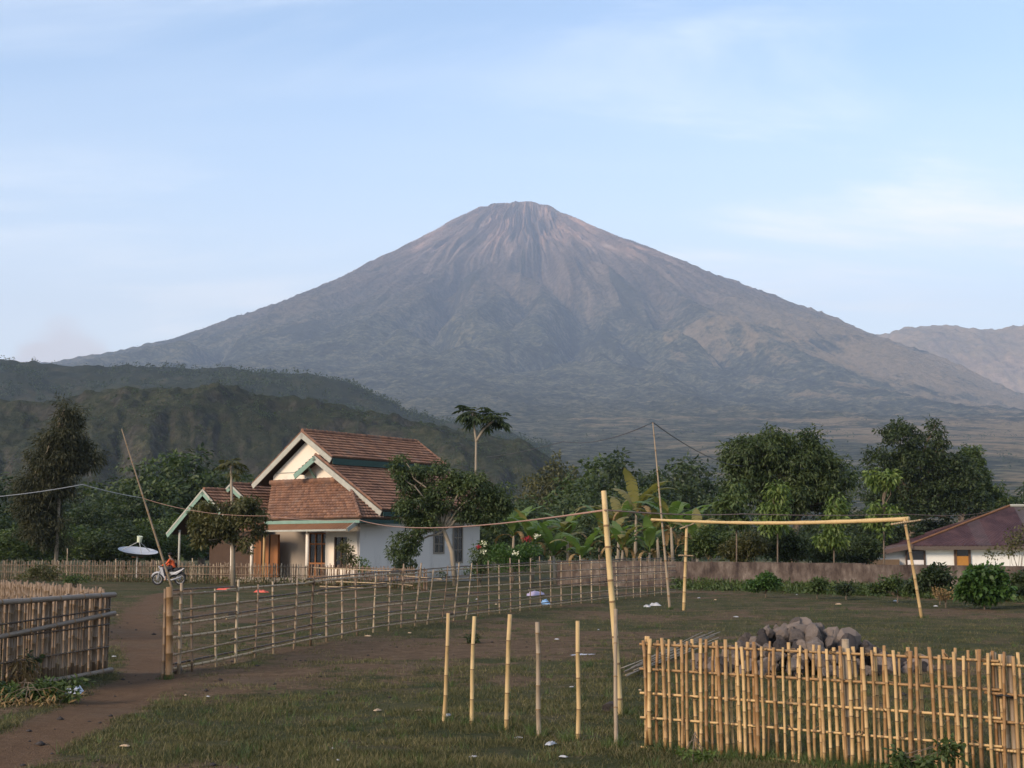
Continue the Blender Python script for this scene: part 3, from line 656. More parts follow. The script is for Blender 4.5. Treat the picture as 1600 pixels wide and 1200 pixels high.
# ================================================================== HOUSE
HU = np.array([1700 * math.cos(PITCH) / F, 1, 0]); HU /= np.linalg.norm(HU)
HO = P(562, 865, 77.0); HO[2] = 0
h_ = lambda u, v, z: np.array([u, -v, z])
house = empty('tiled_house', HO, math.atan2(HU[1], HU[0]))
tag(house, 'white walled house with stepped red clay tile roofs behind the picket fence', 'house')
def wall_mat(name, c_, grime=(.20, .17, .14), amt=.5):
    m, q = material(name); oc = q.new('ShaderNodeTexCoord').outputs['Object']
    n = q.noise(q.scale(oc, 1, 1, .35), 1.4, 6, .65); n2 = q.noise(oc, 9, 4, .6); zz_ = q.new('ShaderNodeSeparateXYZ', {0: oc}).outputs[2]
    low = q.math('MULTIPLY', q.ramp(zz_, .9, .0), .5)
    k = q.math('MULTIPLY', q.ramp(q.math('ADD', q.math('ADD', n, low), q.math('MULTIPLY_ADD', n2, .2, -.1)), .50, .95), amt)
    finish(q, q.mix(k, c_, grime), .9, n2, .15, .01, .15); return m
WHITE = wall_mat('white_wall', (.70, .645, .60), amt=.65); WARM_LIT = wall_mat('warm_lit_wall', (.70, .61, .50), amt=.45); GREYW = wall_mat('grey_brown_plaster', (.30, .25, .20))  # cream tone paints warm sunlight into the white walls facing the sun
GREEN = plain('green_paint', (.17, .26, .205), .7, .25, 3, .1); PALEB = plain('weathered_board', (.34, .33, .28), .85, .4, 4, .3, .15, .01, (.3, 1, 1)); DGREEN = plain('dark_green_paint', (.026, .055, .047), .7, .2)
WOOD = plain('orange_wood', (.26, .105, .035), .6, .4, 3, .2, .3, .01, (1, 1, .15)); DARKW = plain('dark_wood', (.06, .035, .022), .6, .4, 4, .2)
GLASS = plain('dark_glass', (.015, .016, .018), .15, .1, spec=.5); RUST = plain('rusty_sheet', (.16, .075, .035), .75, .5, 2.2, .3); UNDER = plain('rafter_wood', (.07, .05, .035), .9, .3)
def tile_mat():
    m, q = material('clay_tile'); oc = q.new('ShaderNodeTexCoord').outputs['Object']; ri = q.new('ShaderNodeNewGeometry').outputs['Random Per Island']
    n = q.noise(oc, .9, 5, .65); n2 = q.noise(oc, 6, 4, .65)
    k = q.math('ADD', q.math('MULTIPLY_ADD', ri, .26, .12), q.math('ADD', q.math('MULTIPLY', n, .5), q.math('MULTIPLY_ADD', n2, .4, -.2)))
    col = q.cramp(k, [(.2, (.080, .048, .038)), (.42, (.155, .084, .057)), (.62, (.245, .128, .078)), (.85, (.35, .21, .135))])
    col = q.mix(q.math('MULTIPLY', q.ramp(n, .50, .70), .6), col, (.115, .095, .085))
    finish(q, col, .85, n2, .3, .02, .15); return m
TILE = tile_mat()
def roof_plane(name, eL, eR, tR, tL, parent, row=.31, tw=.24, thick=.09):
    """roof > deck + tile courses; corners given at the eave and the top, left/right as seen from outside"""
    eL, eR, tR, tL = [np.asarray(p_, float) for p_ in (eL, eR, tR, tL)]
    n_ = np.cross(eR - eL, tL - eL) if np.linalg.norm(tL - eL) > .05 else np.cross(eR - eL, tR - eL); n_ /= np.linalg.norm(n_)
    if n_[2] < 0: n_ = -n_
    deck = MB().prism([eL, eR, tR, tL] if np.linalg.norm(tR - tL) > .02 else [eL, eR, tR], -n_ * thick).build(name, UNDER, parent)
    nr = max(3, int(round(np.linalg.norm((tL + tR) / 2 - (eL + eR) / 2) / row)))
    v = []; f = []
    for r_ in range(nr):
        a0 = r_ / nr; a1 = min(1, (r_ + 1.12) / nr)
        L0 = eL + (tL - eL) * a0; R0 = eR + (tR - eR) * a0; L1 = eL + (tL - eL) * a1; R1 = eR + (tR - eR) * a1
        sag = 0.0; w0 = np.linalg.norm(R0 - L0); nt = max(1, int(round(w0 / tw))); sh = .5 * (r_ % 2) / nt
        for i in range(nt):
            b0 = max(0, min(1, i / nt)); b1 = (i + .985) / nt
            j1 = random.uniform(-.008, .008); j2 = random.uniform(-.008, .010)
            lo = n_ * (.085 + j1); hi = n_ * (.012 + j2)
            pts = [L0 + (R0 - L0) * b0, L0 + (R0 - L0) * b1, L1 + (R1 - L1) * b1, L1 + (R1 - L1) * b0]
            mid0 = (pts[0] + pts[1]) / 2; mid1 = (pts[2] + pts[3]) / 2
            k = len(v)
            v += [pts[0] + lo, mid0 + lo + n_ * .022, pts[1] + lo, pts[2] + hi, mid1 + hi + n_ * .022, pts[3] + hi, pts[0] + n_ * .004, pts[1] + n_ * .004]
            f += [(k, k + 1, k + 4, k + 5), (k + 1, k + 2, k + 3, k + 4), (k + 6, k + 7, k + 2, k + 1), (k + 6, k + 1, k, k)]
    t = MB().add(v, f).build('tile_courses', TILE, deck); tag(t, kind='stuff'); return deck
def ridge_caps(a, b, parent, r=.11, name='ridge_cap'):
    a = np.asarray(a, float); b = np.asarray(b, float); n = max(2, int(np.linalg.norm(b - a) / .32)); mb = MB()
    for i in range(n):
        p_ = a + (b - a) * i / n; q_ = a + (b - a) * (i + 1.05) / n; mb.tube([p_ + [0, 0, random.uniform(-.01, .015)], q_], [r * 1.08, r * .9], 8)
    o = mb.build(name, TILE, parent); tag(o, kind='stuff'); return o
def board(name, a, b, depth, th, mat, parent, up=(0, 0, 1)):
    """a plank from a to b (its top edge), hanging down by depth, th thick"""
    a = np.asarray(a, float); b = np.asarray(b, float); d = (b - a) / np.linalg.norm(b - a); upv = np.asarray(up, float); sd = np.cross(d, upv); sd /= np.linalg.norm(sd); dn = np.cross(d, sd)
    if dn[2] > 0: dn = -dn
    return MB().prism([a, b, b + dn * depth, a + dn * depth], sd * th).build(name, mat, parent)
# main body
MB().prism([h_(1.6, -8.45, 0), h_(1.6, -.21, 0), h_(1.6, -.21, 4.30), h_(1.6, -3.2, 6.30), h_(1.6, -5.6, 8.15), h_(1.6, -8.45, 6.15)], h_(-.18, 0, 0)).build('gable_wall', WARM_LIT, house)
MB().box(h_(.0, 0, 0), h_(10.4, -.2, 3.95)).build('side_wall', WHITE, house)
MB().box(h_(10.2, -.21, 0), h_(10.39, -8.45, 4.3)).build('rear_wall', WHITE, house)
MB().box(h_(1.8, -8.45, 0), h_(10.19, -8.25, 4.3)).build('far_wall', WHITE, house)
MB().box(h_(1.385, -5.9, 6.28), h_(1.43, -8.2, 6.33)).build('string_course', PALEB, house)
# upper roof
roof_plane('roof_slope', h_(1.0, -3.2, 7.05), h_(11.0, -3.2, 7.05), h_(11.0, -5.6, 8.62), h_(1.0, -5.6, 8.62), house)
roof_plane('roof_slope', h_(11.0, -9.7, 5.72), h_(1.0, -9.7, 5.72), h_(1.0, -5.6, 8.62), h_(11.0, -5.6, 8.62), house)
ridge_caps(h_(.95, -5.6, 8.68), h_(11.05, -5.6, 8.68), house)
ridge_caps(h_(11.0, -5.6, 8.66), h_(11.0, -3.2, 7.1), house, .09)
board('barge_board', h_(.94, -5.6, 8.56), h_(.94, -3.12, 6.96), .30, .06, PALEB, house); board('barge_board', h_(.94, -9.75, 5.66), h_(.94, -5.6, 8.56), .30, .06, PALEB, house)
ridge_caps(h_(.96, -5.6, 8.62), h_(.96, -3.15, 7.06), house, .07, 'verge_cap'); ridge_caps(h_(.96, -9.7, 5.74), h_(.96, -5.6, 8.62), house, .07, 'verge_cap')
board('fascia', h_(1.0, -3.17, 6.97), h_(11.05, -3.17, 6.97), .34, .05, DGREEN, house)
# lower roof and gablet
zl = lambda v: 7.18 - .617 * (v + 4.26)
roof_plane('roof_slope', h_(.75, .95, zl(.95)), h_(11.3, .95, zl(.95)), h_(11.3, -3.35, zl(-3.35)), h_(.75, -3.35, zl(-3.35)), house)
roof_plane('gablet_slope', h_(.75, -3.35, zl(-3.35)), h_(1.6, -3.35, zl(-3.35)), h_(1.6, -4.26, 7.2), h_(.75, -4.26, 7.2), house)
roof_plane('gablet_slope', h_(1.6, -5.9, 6.2), h_(.75, -5.9, 6.2), h_(.75, -4.26, 7.2), h_(1.6, -4.26, 7.2), house)
board('barge_board', h_(.69, -4.26, 7.14), h_(.69, 1.0, zl(1.0) - .06), .30, .06, PALEB, house); board('barge_board', h_(.69, -5.95, 6.12), h_(.69, -4.26, 7.14), .30, .06, GREEN, house)
ridge_caps(h_(.72, -4.26, 7.24), h_(.72, .97, zl(.97) + .06), house, .075, 'verge_cap')
ridge_caps(h_(11.3, -3.35, zl(-3.35) + .05), h_(11.3, .95, zl(.95) + .05), house, .08, 'verge_cap')
board('fascia', h_(.75, .98, zl(.95) - .10), h_(11.3, .98, zl(.95) - .10), .24, .05, DGREEN, house)
MB().prism([h_(.80, -5.0, 6.6), h_(.80, -4.85, 6.6), h_(1.42, -4.85, 5.95), h_(1.42, -5.0, 5.95)], h_(0, 0, -.12)).build('bracket', GREEN, house)
MB().prism([h_(.80, -3.1, 6.35), h_(.80, -2.95, 6.35), h_(1.42, -2.95, 5.75), h_(1.42, -3.1, 5.75)], h_(0, 0, -.12)).build('bracket', GREEN, house)
# front hip roof
roof_plane('hip_slope', h_(-1.0, -6.3, 3.5), h_(-1.0, .95, 3.5), h_(1.42, -2.3, 5.68), h_(1.42, -8.55, 5.68), house)
roof_plane('hip_slope', h_(-1.0, .95, 3.5), h_(2.2, .95, 3.5), h_(2.2, -2.3, 5.62), h_(1.42, -2.3, 5.68), house)
ridge_caps(h_(1.38, -8.6, 5.76), h_(1.38, -2.25, 5.76), house, .15); ridge_caps(h_(-1.02, .97, 3.56), h_(1.4, -2.28, 5.72), house, .10, 'hip_cap')
board('fascia', h_(-1.03, -6.4, 3.42), h_(-1.03, .98, 3.42), .18, .05, GREEN, house); board('fascia', h_(-1.0, .98, 3.42), h_(2.2, .98, 3.42), .20, .05, DGREEN, house)
# wing roofs
def gable_roof(u0, u1, vr, zr, vl, zlft, vrt, zrt, mat):
    roof_plane('wing_slope', h_(u0, vrt, zrt), h_(u1, vrt, zrt), h_(u1, vr, zr), h_(u0, vr, zr), house)
    roof_plane('wing_slope', h_(u1, vl, zlft), h_(u0, vl, zlft), h_(u0, vr, zr), h_(u1, vr, zr), house)
    ridge_caps(h_(u0 - .03, vr, zr + .06), h_(u1, vr, zr + .06), house)
    board('barge_board', h_(u0 - .06, vr, zr), h_(u0 - .06, vrt, zrt - .05), .26, .06, mat, house); board('barge_board', h_(u0 - .06, vl, zlft - .05), h_(u0 - .06, vr, zr), .26, .06, mat, house)
    board('barge_trim', h_(u0 - .10, vl, zlft + .01), h_(u0 - .10, vr, zr + .06), .10, .035, PALEB, house); board('barge_trim', h_(u0 - .10, vr, zr + .06), h_(u0 - .10, vrt, zrt + .01), .10, .035, PALEB, house)
gable_roof(.2, 3.2, -10.7, 5.66, -13.3, 3.9, -8.0, 3.85, GREEN)
gable_roof(-1.5, .5, -11.15, 5.30, -14.35, 2.80, -8.6, 3.35, GREEN)
MB().prism([h_(.6, -13.0, 0), h_(.6, -8.2, 0), h_(.6, -8.2, 3.8), h_(.6, -10.7, 5.45), h_(.6, -13.0, 3.95)], h_(.15, 0, 0)).build('wing_wall', DARKW, house)
MB().box(h_(.44, -8.9, .2), h_(.60, -6.9, 2.7)).build('wood_panel', WOOD, house)
for v in (-8.25, -7.6): MB().box(h_(.38, v, .2), h_(.44, v + .07, 2.7)).build('batten', DARKW, house)
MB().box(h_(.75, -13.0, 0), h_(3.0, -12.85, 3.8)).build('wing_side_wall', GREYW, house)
for u, v, mt, hh_, r_ in ((-1.2, -13.6, PALEB, 3.0, .07), (-1.2, -8.9, WARM_LIT, 2.9, .12), (-1.25, -6.2, BAM_POLE, 2.9, .07), (-1.25, -2.75, WARM_LIT, 2.9, .10), (-.9, -7.6, WARM_LIT, 2.9, .09)):
    MB().tube([h_(u, v, 0), h_(u, v, hh_)], r_, 10).build('column', mt, house, True)
roof_plane('lean_to', h_(-1.6, -8.4, 2.85), h_(-1.6, -6.4, 2.85), h_(-.6, -6.4, 3.35), h_(-.6, -8.4, 3.35), house)
# porch front
MB().box(h_(0, -2.62, 0), h_(.18, -1.95, 3.5)).build('front_wall', WARM_LIT, house); MB().box(h_(0, -.95, 0), h_(.18, -.02, 3.5)).build('front_wall', WARM_LIT, house)
MB().box(h_(0.003, -1.95, 0), h_(.18, -.95, .8)).build('front_wall', WARM_LIT, house); MB().box(h_(.003, -1.95, 2.5), h_(.18, -.95, 3.5)).build('front_wall', WARM_LIT, house)
w_ = MB().box(h_(.10, -1.95, .8), h_(.15, -.95, 2.5)).build('window', GLASS, house)
for v in (-1.95, -1.48, -1.02): MB().box(h_(.04, v, .8), h_(.10, v + .07, 2.5)).build('mullion', DARKW, w_)
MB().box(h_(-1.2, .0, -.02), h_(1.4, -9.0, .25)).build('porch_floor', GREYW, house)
def door(v0, v1):
    d_ = MB().box(h_(1.34, v0, .25), h_(1.415, v1, 2.75)).build('door', GLASS, house)
    w = (v1 - v0) / 4
    for i in range(5): MB().box(h_(1.28, v0 + w * i - .04, .25), h_(1.34, v0 + w * i + .04, 2.75)).build('stile', WOOD, d_)
    for z in (.25, 1.0, 2.1, 2.7): MB().box(h_(1.29, v0, z), h_(1.335, v1, z + .09)).build('rail', WOOD, d_)
door(-5.2, -3.2)
MB().box(h_(1.36, -8.9, .25), h_(1.418, -5.4, 3.4)).build('porch_wall', GREYW, house)  # plaster of its own grey-brown colour
# porch canopy of rusty corrugated sheet
mb = MB(); nc = 120
for i in range(nc + 1):
    v = -6.3 + 6.9 * i / nc; w = .022 * math.sin(i * math.pi / 2)
    mb.add([h_(-.98, v, 3.28 + w), h_(-1.65, v, 2.90 + w)], [])
mb.f = [(2 * i, 2 * i + 1, 2 * i + 3, 2 * i + 2) for i in range(nc)]
mb.build('porch_canopy', RUST, house, True)
board('canopy_edge', h_(-1.66, -6.3, 2.90), h_(-1.66, .6, 2.90), .10, .03, PALEB, house)
board('end_flashing', h_(-1.7, .62, 2.95), h_(-.85, .62, 3.42), .22, .05, PALEB, house)
# windows in the side wall
def side_window(u0, u1, z0, z1):
    w_ = MB().box(h_(u0, .0, z0), h_(u1, .02, z1)).build('window', GLASS, house)
    for a, b, c_, d_ in ((u0 - .06, u0 + .03, z0 - .06, z1 + .06), (u1 - .03, u1 + .06, z0 - .06, z1 + .06)): MB().box(h_(a, .02, c_), h_(b, .06, d_)).build('frame', GREYW, w_)
    for z in (z0, z1): MB().box(h_(u0 + .03, .02, z - .06), h_(u1 - .03, .055, z + .03)).build('frame', GREYW, w_)
    um = (u0 + u1) / 2
    MB().box(h_(um - .025, .021, z0 + .03), h_(um + .025, .045, z1 - .06)).build('mullion', GREYW, w_)
    for k in (1, 2): zz = z0 + (z1 - z0) * k / 3; MB().box(h_(u0 + .03, .021, zz - .02), h_(u1 - .03, .041, zz + .02)).build('glazing_bar', GREYW, w_)
side_window(6.15, 7.0, 1.65, 3.15); side_window(7.9, 8.7, 1.1, 3.25)

# ================================================================== RIGHT HOUSE
RD = 112.0
def rp(px, py, d=RD): return P(px, py, d)
rh = empty('white_house', V3(rp(1480, 865), 0)); tag(rh, 'low white house with dark maroon sheet roof behind the concrete wall', 'house')
o0 = np.array(rh.location)
gx_ = lambda px, d=RD: (px - 800) / F * d * 1.0
x0 = gx_(1418) ; x1 = gx_(1700); yf = RD; ez = rp(1480, 852)[2]
MB().box((x0 - o0[0], 0, 0), (x1 - o0[0], 7, ez)).build('wall', wall_mat('whitewash', (.72, .69, .62), amt=.3), rh)
MAROON, q = material('maroon_sheet')
oc = q.new('ShaderNodeTexCoord').outputs['Object']; xx = q.new('ShaderNodeSeparateXYZ', {0: oc}).outputs[0]
pn = q.new('ShaderNodeTexWhiteNoise', {'W': q.math('FLOOR', q.math('MULTIPLY', xx, .9))}, noise_dimensions='1D').outputs[0]
n_ = q.noise(oc, 1.0, 5, .6)
col = q.mix(q.ramp(n_, .4, .7), (.040, .018, .020), (.070, .034, .034)); col = q.mix(q.math('MULTIPLY', q.ramp(pn, .86, .92), .45), col, (.12, .11, .105)); finish(q, col, .6, None, spec=.3)
def sheet(name, a, b, c_, d_, n, parent, mat, amp=.02):
    """corrugated sheet roof: eave a->b, top d->c"""
    a, b, c_, d_ = [np.asarray(p_, float) for p_ in (a, b, c_, d_)]; mb = MB()
    for i in range(n + 1):
        t = i / n; w = np.array([0, 0, amp * (1 if i % 2 else -1)]); lo = a + (b - a) * t + w; hi = d_ + (c_ - d_) * t + w
        mb.add([lo, hi, lo - [0, 0, .05], hi - [0, 0, .05]], [])
    mb.f = [(4 * i, 4 * i + 4, 4 * i + 5, 4 * i + 1) for i in range(n)] + [(4 * i + 2, 4 * i + 3, 4 * i + 7, 4 * i + 6) for i in range(n)] + [(4 * i, 4 * i + 2, 4 * i + 6, 4 * i + 4) for i in range(n)] + [(4 * i + 1, 4 * i + 5, 4 * i + 7, 4 * i + 3) for i in range(n)]
    return mb.build(name, mat, parent)
e0 = rp(1421, 852, RD - .6) - o0; e1 = rp(1720, 852, RD - .6) - o0; pk = rp(1578, 791, RD + 3.6) - o0; pk2 = pk + [4, 0, 0]; bk_ = np.array([e0[0], 7.6, e0[2]]); bk1 = np.array([e1[0], 7.6, e1[2]])
sheet('roof_front', e0, e1, pk2, pk, 90, rh, MAROON); sheet('roof_end', bk_, e0, pk, pk, 40, rh, MAROON); sheet('roof_back', bk1, bk_, pk, pk2, 60, rh, MAROON)
MB().tube([e0 + [0, 0, .06], pk + [0, 0, .06]], .10, 6).build('hip_cap', RUST, rh); MB().tube([pk + [0, 0, .06], pk2 + [0, 0, .06]], .12, 6).build('ridge_cap', PALEB, rh)
board('fascia', e0 + [0, -.03, -.07], e1 + [0, -.03, -.07], .28, .05, plain('brown_fascia', (.10, .075, .06)), rh)
# lean-to on the left
la = rp(1322, 872, RD + .5) - o0; lb = rp(1424, 852, RD - .4) - o0
MB().prism([la + [0, -.3, 0], lb + [0, -.3, 0], lb + [0, 5, .0], la + [0, 5, 0]], (0, 0, .09)).build('lean_to_roof', plain('brown_sheet', (.10, .065, .055), .7, .3), rh)
board('lean_to_fascia', la + [0, -.34, .05], lb + [0, -.34, .05], .3, .05, plain('fascia_brown', (.09, .06, .05)), rh)
lx0 = gx_(1346) - o0[0]; lx1 = gx_(1418) - o0[0]
MB().prism([(lx0, .3, 0), (lx1 - .01, .3, 0), (lx1 - .01, .3, ez - .25), (lx0, .3, ez - 1.0)], (0, 3, 0)).build('lean_to_wall', wall_mat('whitewash_grey', (.55, .52, .48)), rh)
def rbox(name, px0, py0, px1, py1, mat, par, dy0, dy1):
    a = rp(px0, py1) - o0; b = rp(px1, py0) - o0
    return MB().box((a[0], dy0, a[2]), (b[0], dy1, b[2])).build(name, mat, par)
w_ = rbox('window', 1417.5, 861, 1445, 882, GLASS, rh, -.04, .1)
for x in (1415, 1443.5): rbox('frame', x, 860, x + 2, 884, DARKW, w_, -.09, -.045)
rbox('frame', 1417.6, 859.5, 1443, 861.2, DARKW, w_, -.085, -.045); rbox('sill', 1417.6, 875, 1443, 882, WHITE, w_, -.07, -.045)
d_ = rbox('door', 1493, 857, 1515, 905, plain('orange_door', (.38, .17, .035), .6, .2), rh, -.06, .1)
rbox('transom', 1495, 857, 1513, 868.5, GLASS, d_, -.10, -.064)
for x in (1491.5, 1514): rbox('jamb', x, 855.5, x + 1.8, 905, plain('brown_jamb', (.10, .06, .04)), d_, -.12, -.062)
rbox('shelf', 1352, 874, 1404, 893, plain('brown_crate', (.13, .085, .05)), rh, -.25, .28)

# ================================================================== CONCRETE WALL
def wall_line(px):   # ground point of the wall at a picture column
    d = np.interp(px, [840, 1070, 1600, 1900], [74, 66, 47, 40]); p_ = P(px, 865, d); p_[2] = 0; return p_
m, q = material('old_concrete'); oc = q.new('ShaderNodeTexCoord').outputs['Object']
n = q.noise(oc, .8, 6, .7); n2 = q.noise(q.scale(oc, 1, 1, .5), 1.9, 6, .7); n3 = q.noise(oc, 14, 4, .6)
col = q.cramp(q.math('ADD', q.math('MULTIPLY', n, .55), q.math('MULTIPLY', n2, .45)), [(.38, (.030, .022, .020)), (.48, (.072, .054, .045)), (.56, (.120, .094, .078)), (.66, (.25, .21, .175))])
finish(q, col, .95, q.math('ADD', n2, q.math('MULTIPLY', n3, .6)), .5, .04, .1)
CONC = m
wo = wall_line(1300); wl_ = empty('concrete_wall', wo); tag(wl_, 'long low weathered concrete wall behind the goal', 'wall')
def wall_run(a, b, h0, h1, name, n=14):
    mb = MB()
    for i in range(n):
        t0, t1 = i / n, (i + 1) / n; pa = wall_line(a + (b - a) * t0) - wo; pb = wall_line(a + (b - a) * t1) - wo; d = (pb - pa); d /= np.linalg.norm(d); nn = np.array([-d[1], d[0], 0]) * .2
        za = h0 + (h1 - h0) * t0; zb = h0 + (h1 - h0) * t1
        mb.prism([pa + [0, 0, -.1], pb + [0, 0, -.1], pb + [0, 0, zb + random.uniform(-.01, .01)], pa + [0, 0, za]], nn)
    return mb.build(name, CONC, wl_)
wall_run(870, 1346, 1.24, 1.22, 'wall_section'); wall_run(1346.3, 1760, 1.17, 1.20, 'wall_section')
# ================================================================== PLANTS
def leaf_arrays(c, n, L, W, droop=.3, outward=None, ow=.6, spread_=1.0):
    """kite leaves at points c (n,3)"""
    d = rng.normal(size=(n, 3)) * spread_
    if outward is not None: d = d * (1 - ow * .5) + outward * ow * 1.6
    d[:, 2] -= droop * 1.5; d /= np.linalg.norm(d, axis=1)[:, None] + 1e-9
    w = np.cross(d, rng.normal(size=(n, 3)) * .6 + [0, 0, 1.0]); w /= np.linalg.norm(w, axis=1)[:, None] + 1e-9
    up_ = np.cross(w, d)
    l = L * rng.uniform(.65, 1.25, (n, 1)); wd = W * rng.uniform(.7, 1.2, (n, 1))
    v = np.stack([c, c + d * l * .45 + w * wd * .5 + up_ * wd * .15, c + d * l - [0, 0, 1] * l * .12 * droop, c + d * l * .45 - w * wd * .5 + up_ * wd * .15], 1)
    f = np.arange(n * 4).reshape(n, 4); return v.reshape(-1, 3), f
def crown_arrays(ells, ncl, per, cs, L, W, droop=.35, shell=.5, flat=.7):
    ells = np.array(ells, float); vol = ells[:, 3] * ells[:, 4] * ells[:, 5]; pick = rng.choice(len(ells), ncl, p=vol / vol.sum())
    d = rng.normal(size=(ncl, 3)); d /= np.linalg.norm(d, axis=1)[:, None]
    r_ = shell + (1 - shell) * rng.random((ncl, 1)) ** .6; r_ *= rng.uniform(.74, 1.20, (ncl, 1))
    cc = ells[pick, :3] + d * r_ * ells[pick, 3:]
    rad = cs * rng.uniform(.55, 1.3, (ncl, 1)); cnt = np.maximum(6, (per * (rad[:, 0] / cs) ** 2 * rng.uniform(.6, 1.3, ncl)).astype(int))
    idx = np.repeat(np.arange(ncl), cnt); n = len(idx)
    o = rng.normal(size=(n, 3)); o /= np.linalg.norm(o, axis=1)[:, None]; o[:, 2] *= flat
    c = cc[idx] + o * rad[idx] * rng.random((n, 1)) ** .5
    v, f = leaf_arrays(c, n, L, W, droop, o, .7); return v, f, cc
def limb_path(a, b, k=5, wob=.12):
    a = np.asarray(a, float); b = np.asarray(b, float); L_ = np.linalg.norm(b - a); out = []
    for i in range(k + 1):
        t = i / k; p_ = a + (b - a) * t; p_ = p_ + rng.normal(size=3) * wob * L_ * .25 * math.sin(math.pi * t); p_[2] += .06 * L_ * math.sin(math.pi * t); out.append(p_)
    return out
def tree(name, label, base, trunk, ells, ncl, per, cs, L, W, lm, bm_=None, tr=.14, droop=.35, group=None, limbs=9, shell=.5, cat='tree', extra=None, flat=.7, crown_name='crown', trunk_name='trunk'):
    """trunk: polyline relative to the base; ells: (x,y,z,rx,ry,rz) relative to the base"""
    t = empty(name, base); tag(t, label, cat, group)
    v, f, cc = crown_arrays(ells, ncl, per, cs, L, W, droop, shell, flat)
    o = link(crown_name, np_mesh(crown_name, v, f), LM[lm], t)
    mb = MB(); n = len(trunk); mb.tube(trunk, [tr * (1 - .45 * i / max(1, n - 1)) for i in range(n)], 9)
    tp = np.array(trunk[-1], float); md = np.array(trunk[max(0, n - 2)], float)
    sel = cc[rng.choice(len(cc), min(limbs, len(cc)), replace=False)]
    for c_ in sel:
        s0 = md + (tp - md) * rng.uniform(.2, 1); k = 6; pth = limb_path(s0, c_, k); mb.tube(pth, [tr * .5 * (1 - .8 * i / k) for i in range(k + 1)], 6)
    mb.build(trunk_name, bm_ or bark, t, True)
    return t
def gnd(px, d): p_ = P(px, 865, d); return np.array([p_[0], p_[1], -.05])
def at_px(base, x, y): return P(x, y, base[1]) - base
def ellpx(base, spec):
    """spec: list of picture boxes (cx, cy, rx, ry[, depth_off]) turned into ellipsoids around the tree"""
    out = []; k = base[1] / F
    for s_ in spec:
        cx, cy, rx, ry = s_[:4]; dz = s_[4] if len(s_) > 4 else 0
        c_ = at_px(base, cx, cy); out.append((c_[0], c_[1] + dz, c_[2], rx * k, (rx + ry) * .5 * k, ry * k))
    return out
# casuarina, left
b = gnd(88, 88)
tr_ = [(0, 0, 0), at_px(b, 90, 820), at_px(b, 93, 770), at_px(b, 97, 700), at_px(b, 101, 640)]
t = tree('casuarina_tree', 'tall dark conical casuarina with bare pole-like trunk at the left edge', b, tr_, ellpx(b, [(103, 632, 10, 20), (101, 655, 20, 20), (100, 682, 34, 24), (108, 712, 42, 26), (86, 728, 44, 28), (70, 765, 38, 34), (112, 690, 36, 18), (58, 800, 30, 34), (75, 830, 30, 30)]),
         300, 130, .70, .34, .06, 'casu', bark_pale, .13, .55, limbs=26, shell=.25)
# papaya with short trunk leaf head
def palmate(c, d, L, up_):
    d = d / np.linalg.norm(d); s_ = np.cross(d, up_); s_ /= np.linalg.norm(s_); v = []; f = []
    for a in np.radians([-130, -85, -45, -12, 18, 52, 92, 135]):
        dd = d * math.cos(a) + s_ * math.sin(a); ll = L * (.75 + .25 * math.cos(a)); ww = np.cross(dd, up_); k = len(v)
        v += [c, c + dd * ll * .55 + ww * ll * .17, c + dd * ll - np.array([0, 0, .25 * ll]), c + dd * ll * .55 - ww * ll * .17]; f.append((k, k + 1, k + 2, k + 3))
    return v, f
def papaya(label, base, heads, lm='mid', nl=26, R=.75, leafL=.5, tr=.075, top=None):
    t = empty('papaya_tree', base); tag(t, label, 'tree', 'papaya trees by the house'); mb = MB(); lf = MB(); pet = MB()
    for pth in heads:
        mb.tube(pth, [tr * (1 - .35 * i / (len(pth) - 1)) for i in range(len(pth))], 8); c_ = np.array(pth[-1], float)
        for i in range(nl):
            a = random.uniform(0, 6.283); el = random.uniform(-.75, .95); dv = np.array([math.cos(a) * math.cos(el), math.sin(a) * math.cos(el), math.sin(el)]); rr_ = R * random.uniform(.6, 1.15)
            e = c_ + dv * rr_ + [0, 0, -.12 * rr_]; pet.tube([c_ + [0, 0, random.uniform(-.15, .1)], c_ + dv * rr_ * .55 + [0, 0, .03], e], .012, 4)
            dd = dv * 1.0; dd[2] -= .55
            v, f = palmate(e, dd, leafL * random.uniform(.75, 1.15), np.array([dv[0] * .4, dv[1] * .4, 1.]) / 1.1); lf.add(v, f)
    mb.build('trunk', bark_pale, t, True); lf.build('leaf_head', LM[lm], t); pet.build('leaf_stalk', LM['olive'], t)
b = gnd(364, 71)
papaya('slim papaya whose leaf head rises above the left wing roof of the house', b, [[(0, 0, 0), at_px(b, 366, 830), at_px(b, 362, 780), at_px(b, 361, 728)]], 'olive', 22, .62, .42, .09)
b = gnd(742, 98)
papaya('very tall papaya with a double leaf head rising behind the house', b, [[(0, 0, 0), at_px(b, 743, 780), at_px(b, 744, 690), at_px(b, 738, 645)], [at_px(b, 744, 690), at_px(b, 756, 670), at_px(b, 772, 657)]], 'dark', 34, .85, .62, .10)
